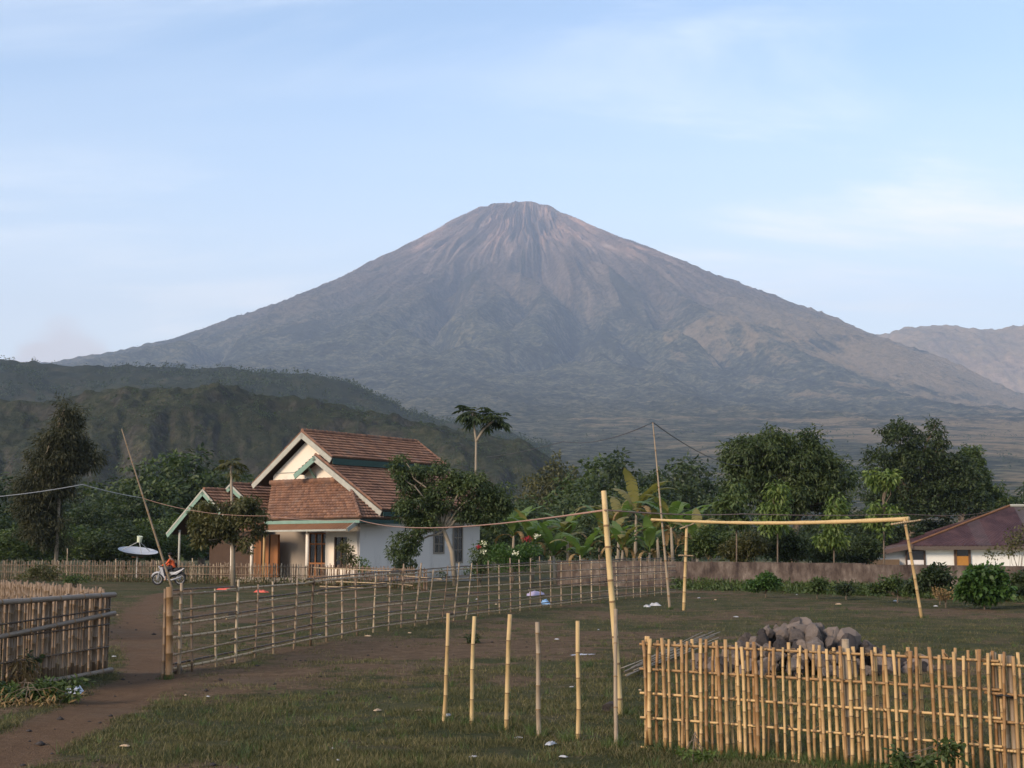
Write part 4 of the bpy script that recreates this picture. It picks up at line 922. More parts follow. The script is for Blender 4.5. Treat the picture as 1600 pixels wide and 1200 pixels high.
# small trees round the house
b = gnd(366, 70)
tree('garden_tree', 'bushy olive tree with pale trunk in front of the left house wing', b, [(0, 0, 0), at_px(b, 364, 860), at_px(b, 360, 835)], ellpx(b, [(335, 800, 32, 20), (375, 792, 32, 18), (355, 825, 36, 22), (320, 830, 24, 24), (395, 812, 20, 22), (385, 845, 18, 18), (310, 800, 14, 16)]), 95, 85, .38, .24, .10, 'olive', bark_pale, .12, .5, limbs=12)
b = gnd(712, 71.5)
tree('fruit_tree', 'spreading dark fruit tree with forked trunk before the white side wall', b, [(0, 0, 0), at_px(b, 706, 862), at_px(b, 696, 835), at_px(b, 688, 815)], ellpx(b, [(645, 745, 30, 26), (655, 790, 40, 26), (690, 775, 34, 26), (735, 760, 36, 24), (755, 790, 34, 22), (720, 800, 34, 16), (640, 830, 26, 18), (632, 865, 20, 22), (765, 815, 22, 18), (625, 722, 14, 14), (660, 812, 30, 14), (775, 775, 24, 26), (700, 745, 26, 18)]), 290, 90, .40, .20, .085, 'mango', bark_pale, .14, .45, limbs=22)
# shrubs in front of the house and flower bushes
def bush(name, label, px, d, spec, lm, ncl=30, per=60, cs=.28, L=.16, W=.07, droop=.2, group=None, cat='bush', tr=.03):
    b = gnd(px, d); return tree(name, label, b, [(0, 0, 0), (0, 0, .15), (.02, 0, .3)], ellpx(b, spec), ncl, per, cs, L, W, lm, bark, tr if d > 30 else .007, droop, group, 8, .3, cat, crown_name='foliage', trunk_name='stem')
bush('garden_shrub', 'thin upright green shrub at the front corner of the house', 541, 70, [(541, 868, 12, 20), (535, 855, 10, 10), (552, 880, 14, 10)], 'olive', 26, 40, .22)
bush('garden_shrub', 'low leafy shrub against the white wall left of the fruit tree', 632, 70.5, [(632, 885, 18, 16), (690, 895, 10, 10)], 'dark', 24, 50, .25)
bush('garden_shrub', 'small leafy plant with upright leaves beside the porch corner', 575, 70, [(572, 888, 14, 10), (563, 880, 6, 10)], 'bright', 14, 30, .2)
bush('flower_bush', 'rounded bright green bush right of the house', 800, 66, [(800, 872, 36, 18), (785, 865, 20, 14), (822, 866, 20, 16)], 'lush', 70, 80, .30, .14, .07)
bush('flower_bush', 'loose flowering bush between the fruit tree and the rounded bush', 750, 67, [(752, 872, 18, 22), (742, 890, 22, 14)], 'mid', 40, 55, .26)
def blossoms(label, px, py, d, r_, lm, n=40):
    r_ *= .75; c_ = P(px, py, d); v, f = leaf_arrays(c_ + rng.normal(size=(n, 3)) * r_ * [1, 1, .55], n, .10, .06, -.2)
    o = link('blossom', np_mesh('blossom', v - c_, f), LM[lm]); o.location = c_; tag(o, label, 'flower')
for a in (('upper cream flower head in the loose flowering bush', 757, 850, 66.4, .11, 'flower_w'), ('lower cream flower head in the loose flowering bush', 755, 862, 66.4, .12, 'flower_w'),
          ('cream flower head on the rounded bush right of the house', 806, 865, 64.5, .11, 'flower_w'), ('cream flower head beside the dark red blossoms', 838, 838, 66, .11, 'flower_w'),
          ('cluster of dark red blossoms above the rounded bush', 824, 842, 66, .13, 'flower_r', 90), ('single small red blossom left of the cream flowers', 748, 855, 66.4, .06, 'flower_r')): blossoms(*a)
# banana plants
BAN_G = leaf_mat('banana_leaf', (.060, .110, .026), (.135, .190, .055), .5, .4); BAN_O = leaf_mat('yellowing_banana_leaf', (.105, .110, .030), (.20, .17, .06), .6, .35); BAN_D = LM['dry']
def banana_leaf_mesh(L_, W_, arch, torn, name='leaf'):
    """midrib along x bending down; blade halves folded, with torn edges"""
    n = 15; v = []; f = []; pts = []; ang = math.radians(78) ; x = z = 0; rnd = random.Random(int(L_ * 1000 + arch * 77))
    for i in range(n):
        t = i / (n - 1); pts.append((x, z, ang)); st = L_ / (n - 1); x += st * math.cos(ang); z += st * math.sin(ang); ang -= arch / (n - 1) * (.4 + 1.3 * t)
    stalk = .16
    for i, (x, z, a) in enumerate(pts):
        t = i / (n - 1); w = 0.012 if t < stalk else W_ * .5 * math.sin(math.pi * min(1, (t - stalk) / (1 - stalk) * .93 + .07)) ** .55
        dn = .28 * w
        v += [(x, 0, z), (x + .03 * rnd.uniform(-1, 1), w, z - dn), (x + .03 * rnd.uniform(-1, 1), -w, z - dn)]
    for i in range(n - 1):
        a, b = 3 * i, 3 * (i + 1)
        for s_ in (1, 2):
            if i / (n - 1) >= stalk and rnd.random() < torn:
                k = len(v); w = v[a + s_]; q_ = v[b + s_]; v.append((q_[0] * .55 + w[0] * .45, q_[1] * .97, q_[2] - .12 * abs(q_[1]))); f.append((a, b, k, a + s_) if s_ == 1 else (a, a + s_, k, b))
            else: f.append((a, b, b + s_, a + s_) if s_ == 1 else (a, a + s_, b + s_, b))
    me = bpy.data.meshes.new(name); me.from_pydata(v, [], f); me.update(); me.polygons.foreach_set('use_smooth', [True] * len(f)); return me
BL = {}
for key, mt in (('g', BAN_G), ('o', BAN_O), ('d', BAN_D)):
    BL[key] = []
    for i in range(4):
        me = banana_leaf_mesh(1.0 + .04 * i, (.25 if key != 'd' else .15), (1.0 + .35 * i) if key != 'd' else 2.6 + .2 * i, .35 if key == 'g' else .6); me.materials.append(mt); BL[key].append(me)
def banana(label, px, d, htop, n, size, stem_h, lean=0, dry=2, yel=.3):
    size *= 1.25; stem_h *= 1.4; n += 3
    b = gnd(px, d); t = empty('banana_plant', b); tag(t, label, 'plant', 'banana plants behind the wall')
    tp = np.array([lean, 0, stem_h]); MB().tube([(0, 0, 0), (lean * .4, 0, stem_h * .5), tp], [.13, .10, .06], 9).build('stem', bark_pale, t, True)
    a0 = random.uniform(0, 6.28)
    for i in range(n):
        k = 'd' if i < dry else ('o' if random.random() < yel else 'g'); me = random.choice(BL[k])
        o = bpy.data.objects.new('leaf', me); sc.collection.objects.link(o); o.parent = t; o.location = tp - np.array([0, 0, .12 * (i < dry)])
        s_ = size * random.uniform(.8, 1.15) * (.8 if k == 'd' else 1); o.scale = (s_, s_, s_)
        tilt = random.uniform(-.15, .6) if k != 'd' else random.uniform(.5, .9)
        o.rotation_euler = (0, tilt, a0 + i * 2.399 + random.uniform(-.3, .3))
for a in (('bright banana plant nearest the flower bush', 830, 78, 0, 8, 1.9, 1.5, .1, 1, .1), ('banana plant with arching leaves and brown skirt left of the tall pole', 868, 76, 0, 8, 1.8, 1.1, -.1, 3, .3), ('small banana plant with upright fresh leaves left of the tall pole', 908, 72, 0, 7, 1.5, 1.0, .05, 2, .2),
          ('banana plant partly hidden by the tall leaning pole', 950, 76, 0, 8, 2.0, 1.6, .0, 3, .4), ('tallest banana plant with ragged yellowing leaves', 992, 82, 0, 8, 2.2, 2.9, .1, 4, .5), ('banana plant between the slender pole and the left goal post', 1052, 78, 0, 8, 2.2, 2.2, -.1, 3, .25),
          ('banana plant with a drooping dry leaf over the wall', 1012, 74, 0, 8, 1.7, 1.2, .1, 4, .5), ('short banana plant at the right end of the clump', 1088, 76, 0, 7, 1.8, 1.5, .1, 3, .6), ('banana plant behind the flower bush with broad arching leaves', 800, 82, 0, 8, 1.9, 1.9, .1, 2, .1), ('banana plant filling the gap left of the small fresh one', 888, 80, 0, 8, 2.0, 1.8, -.05, 2, .2), ('banana plant behind the left goal post with hanging dry leaves', 1070, 82, 0, 8, 1.9, 1.9, .1, 5, .3), ('banana plant just right of the tall leaning pole', 970, 74, 0, 8, 1.7, 1.3, .1, 3, .15), ('banana plant close behind the slender wire pole', 1030, 80, 0, 8, 2.0, 2.0, -.1, 3, .3), ('banana plant at the back of the clump with pale tattered leaves', 965, 86, 0, 8, 2.2, 2.4, .1, 3, .9)): banana(*a)
# trees on the right
b = gnd(1240, 84)
tree('mango_tree', 'large dense dark mango tree behind the goal', b, [(0, 0, 0), at_px(b, 1243, 830), at_px(b, 1252, 780)], ellpx(b, [(1165, 715, 38, 34), (1205, 705, 44, 32), (1255, 725, 48, 42), (1295, 755, 40, 40), (1180, 765, 44, 40), (1240, 775, 50, 36), (1150, 745, 26, 30), (1305, 790, 28, 26), (1262, 688, 16, 22)]), 420, 80, .55, .30, .10, 'mango', bark, .28, .5, limbs=22)
b = gnd(1425, 123)
tree('mango_tree', 'large twin-topped dark tree behind the white house', b, [(0, 0, 0), at_px(b, 1425, 830), at_px(b, 1428, 770)], ellpx(b, [(1405, 690, 30, 32), (1455, 690, 26, 32), (1430, 730, 50, 34), (1480, 745, 46, 34), (1380, 735, 30, 34), (1440, 785, 60, 34), (1505, 725, 22, 22), (1510, 780, 40, 26), (1370, 780, 26, 30)]), 420, 80, .70, .35, .15, 'dark', bark, .36, .35, limbs=22)
b = gnd(1500, 136)
tree('broadleaf_tree', 'lighter green tree spreading right of the twin-topped tree', b, [(0, 0, 0), at_px(b, 1500, 830), at_px(b, 1500, 790)], ellpx(b, [(1505, 745, 36, 30), (1545, 775, 34, 20), (1520, 715, 18, 18)]), 130, 90, .75, .38, .16, 'mid', bark, .26, .35)
for lab, px, d, spec, lm in (('sapling with a tall light green crown nearest the right goal post', 1380, 62, [(1378, 755, 20, 22), (1376, 785, 24, 20), (1384, 815, 22, 16), (1376, 835, 16, 12)], 'bright'),
        ('short light green sapling standing before the gap between the mango trees', 1302, 64, [(1303, 795, 16, 16), (1302, 820, 18, 16), (1300, 842, 16, 10)], 'bright'),
        ('narrow light green sapling before the left side of the mango tree', 1214, 66, [(1222, 780, 10, 14), (1215, 800, 15, 14), (1208, 825, 15, 14)], 'bright'),
        ('bushy light green sapling at the left edge of the mango tree', 1150, 68, [(1150, 760, 22, 20), (1138, 785, 24, 20), (1155, 815, 22, 20)], 'mid')):
    b = gnd(px, d); tree('sapling', lab, b, [(0, 0, 0), at_px(b, px + 1, 840), at_px(b, px, 790)], [(e[0] + random.uniform(-.2, .2), e[1], e[2] + random.uniform(-.2, .3), e[3] * random.uniform(.7, 1.25), e[4], e[5] * random.uniform(.8, 1.2)) for e in ellpx(b, spec)], 34, 48, .40, .26, .11, lm, bark, .045, .7, 'saplings along the wall', 14, .15)
# hedge behind the wall
for i, (px, d, rx, ry, cy, lm, lab) in enumerate(((1110, 72, 34, 26, 845, 'mid', 'leafy hedge bush behind the wall right of the banana clump'), (1165, 71, 36, 22, 850, 'olive', 'olive hedge bush behind the wall under the bushy sapling'), (1232, 72, 40, 24, 850, 'dark', 'dark hedge bush behind the wall under the mango tree'), (1300, 74, 36, 20, 855, 'dark', 'dark hedge bush behind the wall right of the mango trunk'), (1350, 76, 30, 20, 858, 'dark', 'dark bush at the left end of the lean-to roof'))):
    bush('hedge_bush', lab, px, d, [(px, cy, rx, ry), (px - rx * .4, cy + 10, rx * .8, ry * .7)], lm, 70, 70, .36, .2, .09, group='bushes behind the wall')
# shrubs in front of the wall
bush('broadleaf_bush', 'big leafy green bush standing before the wall on the right', 1535, 41.5, [(1535, 905, 34, 20), (1515, 912, 22, 22), (1556, 915, 26, 22), (1538, 925, 40, 14)], 'lush', 85, 60, .22, .17, .11, .4)
bush('broadleaf_bush', 'dark bush before the wall left of the big leafy bush', 1466, 45, [(1466, 902, 22, 16), (1440, 912, 24, 12)], 'dark', 50, 60, .22, .14, .07)
bush('broadleaf_bush', 'green bush before the wall beside the right goal post', 1400, 47, [(1392, 912, 26, 12), (1370, 918, 16, 8)], 'mid', 36, 50, .2, .12, .06)
bush('broadleaf_bush', 'round dark green bush before the wall behind the stone heap', 1195, 52, [(1196, 909, 20, 11), (1178, 915, 14, 7)], 'lush', 40, 60, .2, .13, .07)
bush('broadleaf_bush', 'low bush before the middle of the concrete wall', 1320, 50, [(1322, 917, 20, 9)], 'dark', 24, 50, .2, .12, .06)
bush('broadleaf_bush', 'faint low bush before the wall between the two round bushes', 1275, 51, [(1275, 914, 16, 11)], 'mid', 22, 50, .18, .12, .06)
bush('broadleaf_bush', 'bush cut by the right edge of the picture in front of the wall', 1600, 43, [(1600, 915, 26, 18), (1625, 905, 20, 16)], 'dark', 40, 55, .22, .15, .08)
bush('thorn_bush', 'sparse yellowish bush before the white house at the right edge', 1590, 52, [(1596, 845, 26, 22), (1570, 862, 24, 12), (1604, 800, 12, 14)], 'olive', 40, 26, .26, .12, .06)
bush('dry_shrub', 'rusty dry shrub among the weeds beside the right goal post', 1475, 42.5, [(1472, 928, 14, 7)], 'dry', 12, 30, .16, .1, .04)
bush('dry_bush', 'dull brown bush in front of the picket fence on the left', 75, 60, [(72, 893, 26, 14), (50, 900, 20, 8)], 'olive', 30, 50, .24, .12, .05)
bush('low_bush', 'low green mound of leaves in front of the picket fence', 120, 58, [(118, 905, 18, 6)], 'mid', 16, 50, .2, .1, .05)
# plants at the left slat gate
bush('vine_plant', 'dark leafy plant climbing the slat gate at the left edge', 18, 17.5, [(20, 1020, 40, 26), (-15, 1030, 40, 40), (36, 1045, 26, 20)], 'dark', 60, 60, .10, .075, .04, .5)
bush('withered_plant', 'withered straw-coloured leaves hanging at the foot of the slat gate', 30, 17.0, [(30, 1045, 34, 22), (52, 1062, 20, 14)], 'dry', 16, 18, .10, .12, .022, .9)
bush('weed_patch', 'heap of green and yellow weeds in the lower left corner', 45, 15.6, [(20, 1085, 60, 16), (80, 1080, 46, 12), (110, 1065, 40, 8), (-30, 1075, 40, 24)], 'mid', 70, 55, .09, .07, .03, .3)
bush('weed_patch', 'fallen yellow leaves lying on the weeds in the lower left corner', 50, 15.2, [(45, 1098, 60, 8), (105, 1088, 30, 5)], 'dry', 18, 16, .10, .09, .02, .2)
bush('weed', 'leafy weed growing through the near fence in the lower right', 1400, 9.9, [(1395, 1185, 16, 14), (1440, 1190, 24, 12), (1480, 1175, 16, 14), (1490, 1158, 12, 8)], 'mid', 34, 22, .05, .05, .026, .3)
bush('weed', 'small weed growing at the left foot of the near bamboo fence', 1078, 11.0, [(1072, 1172, 10, 10), (1100, 1185, 22, 6)], 'bright', 10, 20, .05, .045, .02, .1)
bush('weed', 'small dark weed on the bare ground behind the five stakes', 740, 25.5, [(738, 1000, 7, 10)], 'dark', 10, 26, .07, .06, .03, .2)
# far tree line
def far_tree_mesh(seed, lm):
    st = rng.bit_generator.state
    e = [(0, 0, .62, .34, .34, .30), (-.22, 0, .5, .26, .26, .24), (.22, .05, .52, .26, .26, .26), (.05, 0, .82, .2, .2, .18)]
    v, f, cc = crown_arrays(e, 95, 46, .085, .05, .026, .3, .45); return np_mesh('crown', v, f)
FT = []
for i, lm in enumerate(('dark', 'mango', 'mid', 'olive')):
    me = far_tree_mesh(i, lm); me.materials.append(LM[lm])
    mb = MB(); mb.tube([(0, 0, 0), (.01, 0, .3), (0, .01, .6)], [.028, .02, .01], 6); tm = bpy.data.meshes.new('trunk'); tm.from_pydata(mb.v, [], mb.f); tm.materials.append(bark); FT.append((me, tm))
def far_tree(px, ytop, d, k, wide=1.0, lab=None, grp=None):
    b = gnd(px, d); h = P(px, ytop, d)[2] / .98
    t = empty('far_tree', b, random.uniform(0, 6.28)); tag(t, lab, 'tree', grp)
    for nm, me in zip(('crown', 'trunk'), FT[k]):
        o = bpy.data.objects.new(nm, me); sc.collection.objects.link(o); o.parent = t; o.scale = (h * wide, h * wide, h)
def wood(name, label, lm, spots):
    """trees that merge into one mass, joined"""
    vs = []; fs = []; n0 = 0
    for px, ytop, d, w in spots:
        b = gnd(px, d); h = P(px, ytop, d)[2] / .98
        e = [(0, 0, .62, .34, .34, .30), (-.22, 0, .5, .26, .26, .24), (.22, .05, .52, .26, .26, .26), (.05, 0, .82, .2, .2, .18)]
        v, f, cc = crown_arrays(e, 80, 40, .085, .05, .026, .3, .45); vs.append(v * [h * w, h * w, h] + b); fs.append(f + n0); n0 += len(v)
    o = link(name, np_mesh(name, np.concatenate(vs), np.concatenate(fs)), LM[lm]); tag(o, label, kind='stuff')
wood('left_wood', 'dark wood behind the picket fence left of the tiled house', 'dark', [(-20, 770, 105, 1.3), (20, 790, 100, 1.4), (140, 780, 120, 1.3), (170, 770, 130, 1.3), (205, 765, 125, 1.3), (185, 815, 95, 1.6), (290, 800, 104, 1.5), (330, 800, 104, 1.5), (200, 740, 190, 1.2), (150, 745, 200, 1.2), (40, 745, 180, 1.3), (-40, 735, 180, 1.3), (350, 735, 170, 1.2), (395, 745, 150, 1.2)])
wood('left_thicket', 'greener thicket at the foot of the dark wood on the left', 'mid', [(60, 800, 98, 1.5), (130, 815, 96, 1.5), (225, 810, 97, 1.5), (255, 800, 100, 1.4), (20, 820, 94, 1.6)])
wood('middle_wood', 'hazy wood behind the banana plants', 'mango', [(790, 765, 130, 1.3), (825, 785, 140, 1.2), (880, 785, 160, 1.2), (910, 765, 140, 1.2), (1000, 755, 150, 1.2), (1110, 780, 130, 1.3), (770, 790, 120, 1.4), (850, 815, 115, 1.4), (900, 815, 112, 1.4), (960, 810, 112, 1.3), (1020, 815, 110, 1.4), (1075, 810, 112, 1.4)])
wood('right_wood', 'dark low wood behind the mango trees and white house', 'dark', [(1345, 800, 120, 1.4), (1400, 800, 118, 1.4), (1330, 790, 125, 1.2), (1460, 805, 125, 1.5), (1650, 770, 150, 1.3), (1270, 810, 110, 1.6), (1200, 810, 108, 1.6)])
for px, y, d, k, w, lab in ((240, 715, 170, 1, 1.2, 'left one of three tall rounded trees behind the left wing of the house'), (275, 703, 175, 2, 1.1, 'middle and tallest of three rounded trees behind the left wing of the house'), (315, 708, 178, 0, 1.2, 'right one of three tall rounded trees behind the left wing of the house'),
        (940, 708, 170, 2, 1.0, 'rounded green tree rising left above the banana plants'), (975, 712, 165, 0, 1.1, 'darker rounded tree directly behind the tallest banana plant'), (1045, 712, 190, 1, 1.0, 'hazy dark tree right behind the slender wire pole'), (1085, 722, 185, 0, 1.1, 'hazy dark tree between the slender pole and the mango tree'),
        (860, 712, 230, 3, .8, 'pale olive feathery tree standing before the end of the rocky hill'), (1560, 768, 140, 1, 1.3, 'dark tree behind the ridge of the maroon roof'), (1600, 765, 150, 0, 1.3, 'dark tree behind the maroon roof, cut by the right edge')):
    far_tree(px, y, d, k, w, lab, 'far trees')
# scattered trees and scrub on the hills: far woods that read as one mass
def scrub(name, label, pts, s0, s1, lm, per=26):
    n = len(pts); V_ = []; N = 0
    idx = np.repeat(np.arange(n), per); sz = rng.uniform(s0, s1, n)
    o = rng.normal(size=(n * per, 3)); o /= np.linalg.norm(o, axis=1)[:, None]
    c_ = np.asarray(pts)[idx] + o * sz[idx][:, None] * np.array([.55, .55, .6]) + np.array([0, 0, 1]) * sz[idx][:, None] * .5
    v, f = leaf_arrays(c_, len(c_), 1, .75, .2, o, .6); c4 = np.repeat(c_, 4, axis=0); v = c4 + (v - c4) * np.repeat(sz[idx] * .45, 4)[:, None]
    ob = link(name, np_mesh(name, v, f), LM[lm]); tag(ob, label, kind='stuff'); return ob
def pick_pts(pts, us, n, lo, hi, seed=3):
    nx, ny = us.shape; out = []
    while len(out) < n:
        i = rng.integers(0, nx - 1); j = rng.integers(int(ny * lo), int(ny * hi)); fx, fy = rng.random(2)
        p_ = pts[i, j] * (1 - fx) + pts[i + 1, j] * fx
        if fbm(np.array([p_[0] / 45.]), np.array([p_[1] / 45.]), 2, seed)[0] > rng.uniform(.3, .62): out.append(p_)
    return np.array(out)
scrub('hill_scrub', 'scattered dark scrub on the rocky hill', pick_pts(near_p, near_u, 2200, .10, .74), .8, 2.4, 'dark', 16)
scrub('ridge_wood', 'dark wood covering the ridge behind the rocky hill', pick_pts(mid_p, mid_u, 3000, .30, .74), 3, 7, 'dark', 14)
NS = 30000; TH = rng.uniform(-math.pi - .1, .1, NS); RA = rng.uniform(1500, 5800, NS); side = np.abs(np.cos(TH)); keep = rng.random(NS) < np.where(np.cos(TH) < 0, .45 + .5 * (side > .9), .28); TH = TH[keep]; RA = RA[keep]
scrub('slope_wood', 'far wood dotting the slopes of the volcano', np.stack([VX + RA * np.cos(TH), VY + RA * np.sin(TH), volcano_h(RA, TH) - 2], 1), 7, 15, 'casu', 7)
# hill foot trees
px = rng.uniform(-100, 870, 260); dd = rng.uniform(330, 560, 260); fp = np.array([[P(a, 865, c_)[0], c_, 0] for a, c_ in zip(px, dd)])
scrub('valley_wood', 'far wood on the valley floor below the rocky hill', fp, 6, 11, 'dark', 60)
NA = 1500; TH = rng.uniform(-math.pi / 2 - .12, -math.pi / 2 + .55, NA); RA = rng.uniform(5800, 8700, NA); scrub('apron_scrub', 'far scrub dotting the tan slopes at the foot of the volcano', np.stack([VX + RA * np.cos(TH), VY + RA * np.sin(TH), volcano_h(RA, TH) - 1], 1), 5, 11, 'dark', 10)
px = rng.uniform(760, 1750, 420); dd = rng.uniform(260, 1000, 420); fp = np.array([[P(a, 865, c_)[0], c_, 0] for a, c_ in zip(px, dd)])
scrub('plain_wood', 'far trees dotting the dry plain below the volcano', fp, 3, 7, 'dark', 40)

# ---- grass
def blades(n, ylo, yhi, h0, h1, w, thr, lm, name, label, power=2.0, xlim=1.0):
    u = rng.random(n); d = 1 / (1 / ylo + u * (1 / yhi - 1 / ylo)) if power == 2 else ylo + u * (yhi - ylo)
    x = rng.uniform(-1, 1, n) * d * (820 / F) * xlim; dm_ = dirt_mask(x, d)
    cl_ = fbm(x / .35, d / .35, 2, 131); keep = (dm_ + .35 * (rng.random(n) - .5) < thr) & (cl_ > rng.uniform(.2, .65, n)); x = x[keep]; d = d[keep]; n = len(x)
    z = gz(x, d); a = rng.uniform(0, 6.283, n); hh_ = rng.uniform(h0, h1, n) * (.6 + .8 * cl_[keep]); lean = rng.normal(size=(n, 2)) * .55
    ww = w * (d / 12) ** .5
    p0 = np.stack([x - np.cos(a) * ww, d - np.sin(a) * ww, z - .005], 1); p1 = np.stack([x + np.cos(a) * ww, d + np.sin(a) * ww, z - .005], 1); p2 = np.stack([x + lean[:, 0] * hh_, d + lean[:, 1] * hh_, z + hh_], 1)
    o = link(name, np_mesh(name, np.stack([p0, p1, p2], 1).reshape(-1, 3), np.arange(n * 3).reshape(n, 3)), LM[lm]); tag(o, label, kind='stuff')
blades(420000, 7.2, 60, .012, .042, .0045, .50, 'grass', 'grass', 'short cropped green grass covering much of the yard')
blades(110000, 7.2, 55, .012, .06, .0034, .70, 'straw', 'dry_grass', 'dry straw-coloured grass blades scattered over the yard')
blades(150000, 7.2, 50, .010, .032, .0042, .80, 'grass', 'sparse_grass', 'sparse short grass on the bare earth')
# weeds along the wall foot and fences
n = 9000; pxs = rng.uniform(1040, 1660, n); off = rng.exponential(.9, n) + .15; bp = np.array([wall_line(a) for a in pxs]); bp[:, 1] -= off; bp[:, 2] = 0
v, f = leaf_arrays(bp + np.stack([0 * off, 0 * off, rng.random(n) * .45 * np.exp(-off / 2.5)], 1), n, .22, .06, -.35); o = link('wall_weeds', np_mesh('wall_weeds', v, f), LM['mid']); tag(o, 'rough green weeds along the foot of the concrete wall', kind='stuff')
n = 2500; pxs = rng.uniform(20, 660, n); bp = np.array([along(f4_pts, a) for a in pxs]); bp[:, 1] -= rng.exponential(.6, n); v, f = leaf_arrays(bp + np.stack([0 * pxs, 0 * pxs, rng.random(n) * .3], 1), n, .22, .05, -.3)
o = link('fence_weeds', np_mesh('fence_weeds', v, f), LM['olive']); tag(o, 'dull weeds along the foot of the picket fence', kind='stuff')

# taller tufts
n = 900; d_ = 1 / rng.uniform(1 / 50, 1 / 7.6, n); x_ = rng.uniform(-1, 1, n) * d_ * .37; kp = dirt_mask(x_, d_) < .55; x_ = x_[kp]; d_ = d_[kp]; n = len(x_); per = 14
pb = np.array([G(a_, c_)[:2] for a_, c_ in ((692, 1130), (737, 1133), (792, 1145), (842, 1152), (903, 1157), (970, 1118), (963, 1168), (1068, 952), (1441, 966), (1047, 951), (264, 1058))]); pb = np.repeat(pb, 7, axis=0) + rng.normal(size=(77, 2)) * .06
fx_ = np.array(rng.uniform(0, 1, 260)); fa, fb = G(1008, 1172), G(1700, 1237); pf_ = np.stack([fa[0] + (fb[0] - fa[0]) * fx_, fa[1] + (fb[1] - fa[1]) * fx_ - .03], 1) + rng.normal(size=(260, 2)) * .06
x_ = np.concatenate([x_, pb[:, 0], pf_[:, 0]]); d_ = np.concatenate([d_, pb[:, 1], pf_[:, 1]]); n = len(x_)
ix = np.repeat(np.arange(n), per); N_ = len(ix); tz = rng.uniform(.05, .13, n)[ix] * rng.uniform(.5, 1.1, N_); bx_ = x_[ix] + rng.normal(size=N_) * .03; by_ = d_[ix] + rng.normal(size=N_) * .03; a = rng.uniform(0, 6.28, N_); ln = rng.normal(size=(N_, 2)) * .5
w_ = .0035 * (by_ / 12) ** .5; bz = gz(bx_, by_)
tv = np.stack([np.stack([bx_ - np.cos(a) * w_, by_ - np.sin(a) * w_, bz], 1), np.stack([bx_ + np.cos(a) * w_, by_ + np.sin(a) * w_, bz], 1), np.stack([bx_ + ln[:, 0] * tz, by_ + ln[:, 1] * tz, bz + tz], 1)], 1)
o = link('grass_tufts', np_mesh('grass_tufts', tv.reshape(-1, 3), np.arange(N_ * 3).reshape(-1, 3)), LM['mid']); tag(o, 'taller grass tufts scattered over the yard', kind='stuff')
# ================================================================== DISH, MOTORCYCLE, RIDER, LITTER
# satellite dish behind the picket fence
dd_ = 84.0; dc = P(215, 862, dd_); dish = empty('satellite_dish', (dc[0], dc[1], 0)); tag(dish, 'large white satellite dish tilted to the sky behind the picket fence', 'satellite dish')
DW = plain('dish_white', (.34, .36, .40), .5, .12, 2); DG = plain('dish_back', (.16, .17, .20), .6, .2); DP = plain('grey_pipe', (.30, .30, .29), .5, .2)
ax = Vector((.14, -.16, 1)).normalized(); qd = ax.to_track_quat('Z', 'Y'); v = []; f = []; nr_, ns = 8, 36; Rd = 1.16
for side in (0, 1):
    k0 = len(v)
    for i in range(nr_ + 1):
        r_ = Rd * i / nr_
        for j in range(ns): a = 2 * math.pi * j / ns; v.append(qd @ Vector((r_ * math.cos(a), r_ * math.sin(a), .30 * (r_ / Rd) ** 2 - .018 * side)) + Vector((0, 0, dc[2] - .22)))
    for i in range(nr_):
        for j in range(ns):
            a, b_ = k0 + i * ns + j, k0 + i * ns + (j + 1) % ns; f.append((a, b_, b_ + ns, a + ns) if side == 0 else (a, a + ns, b_ + ns, b_))
mb = MB(); mb.v = [tuple(p_) for p_ in v]; mb.f = f; o = mb.build('reflector', DW, dish, True); o.data.materials.append(DG)
for p_ in o.data.polygons:
    if p_.index >= nr_ * ns: p_.material_index = 1
ctr = Vector((0, 0, dc[2] - .22)); foc = ctr + qd @ Vector((0, 0, .85))
mb = MB()
for a in (.3, 2.4, 4.5): mb.tube([ctr + qd @ Vector((Rd * .8 * math.cos(a), Rd * .8 * math.sin(a), .2)), foc], .022, 6)
mb.build('feed_strut', DP, dish)
MB().tube([foc - ax * .05, foc + ax * .30], [.13, .17], 12).build('feed_horn', plain('feed_cover', (.55, .58, .42), .6, .1), dish)
MB().tube([(0, 0, -.1), (0, 0, dc[2] - .25)], .06, 10).build('mast', DP, dish); MB().tube([(-.35, .05, dc[2] - .32), (.35, .05, dc[2] - .30)], .04, 8).build('cradle', plain('rust_iron', (.18, .09, .05)), dish)

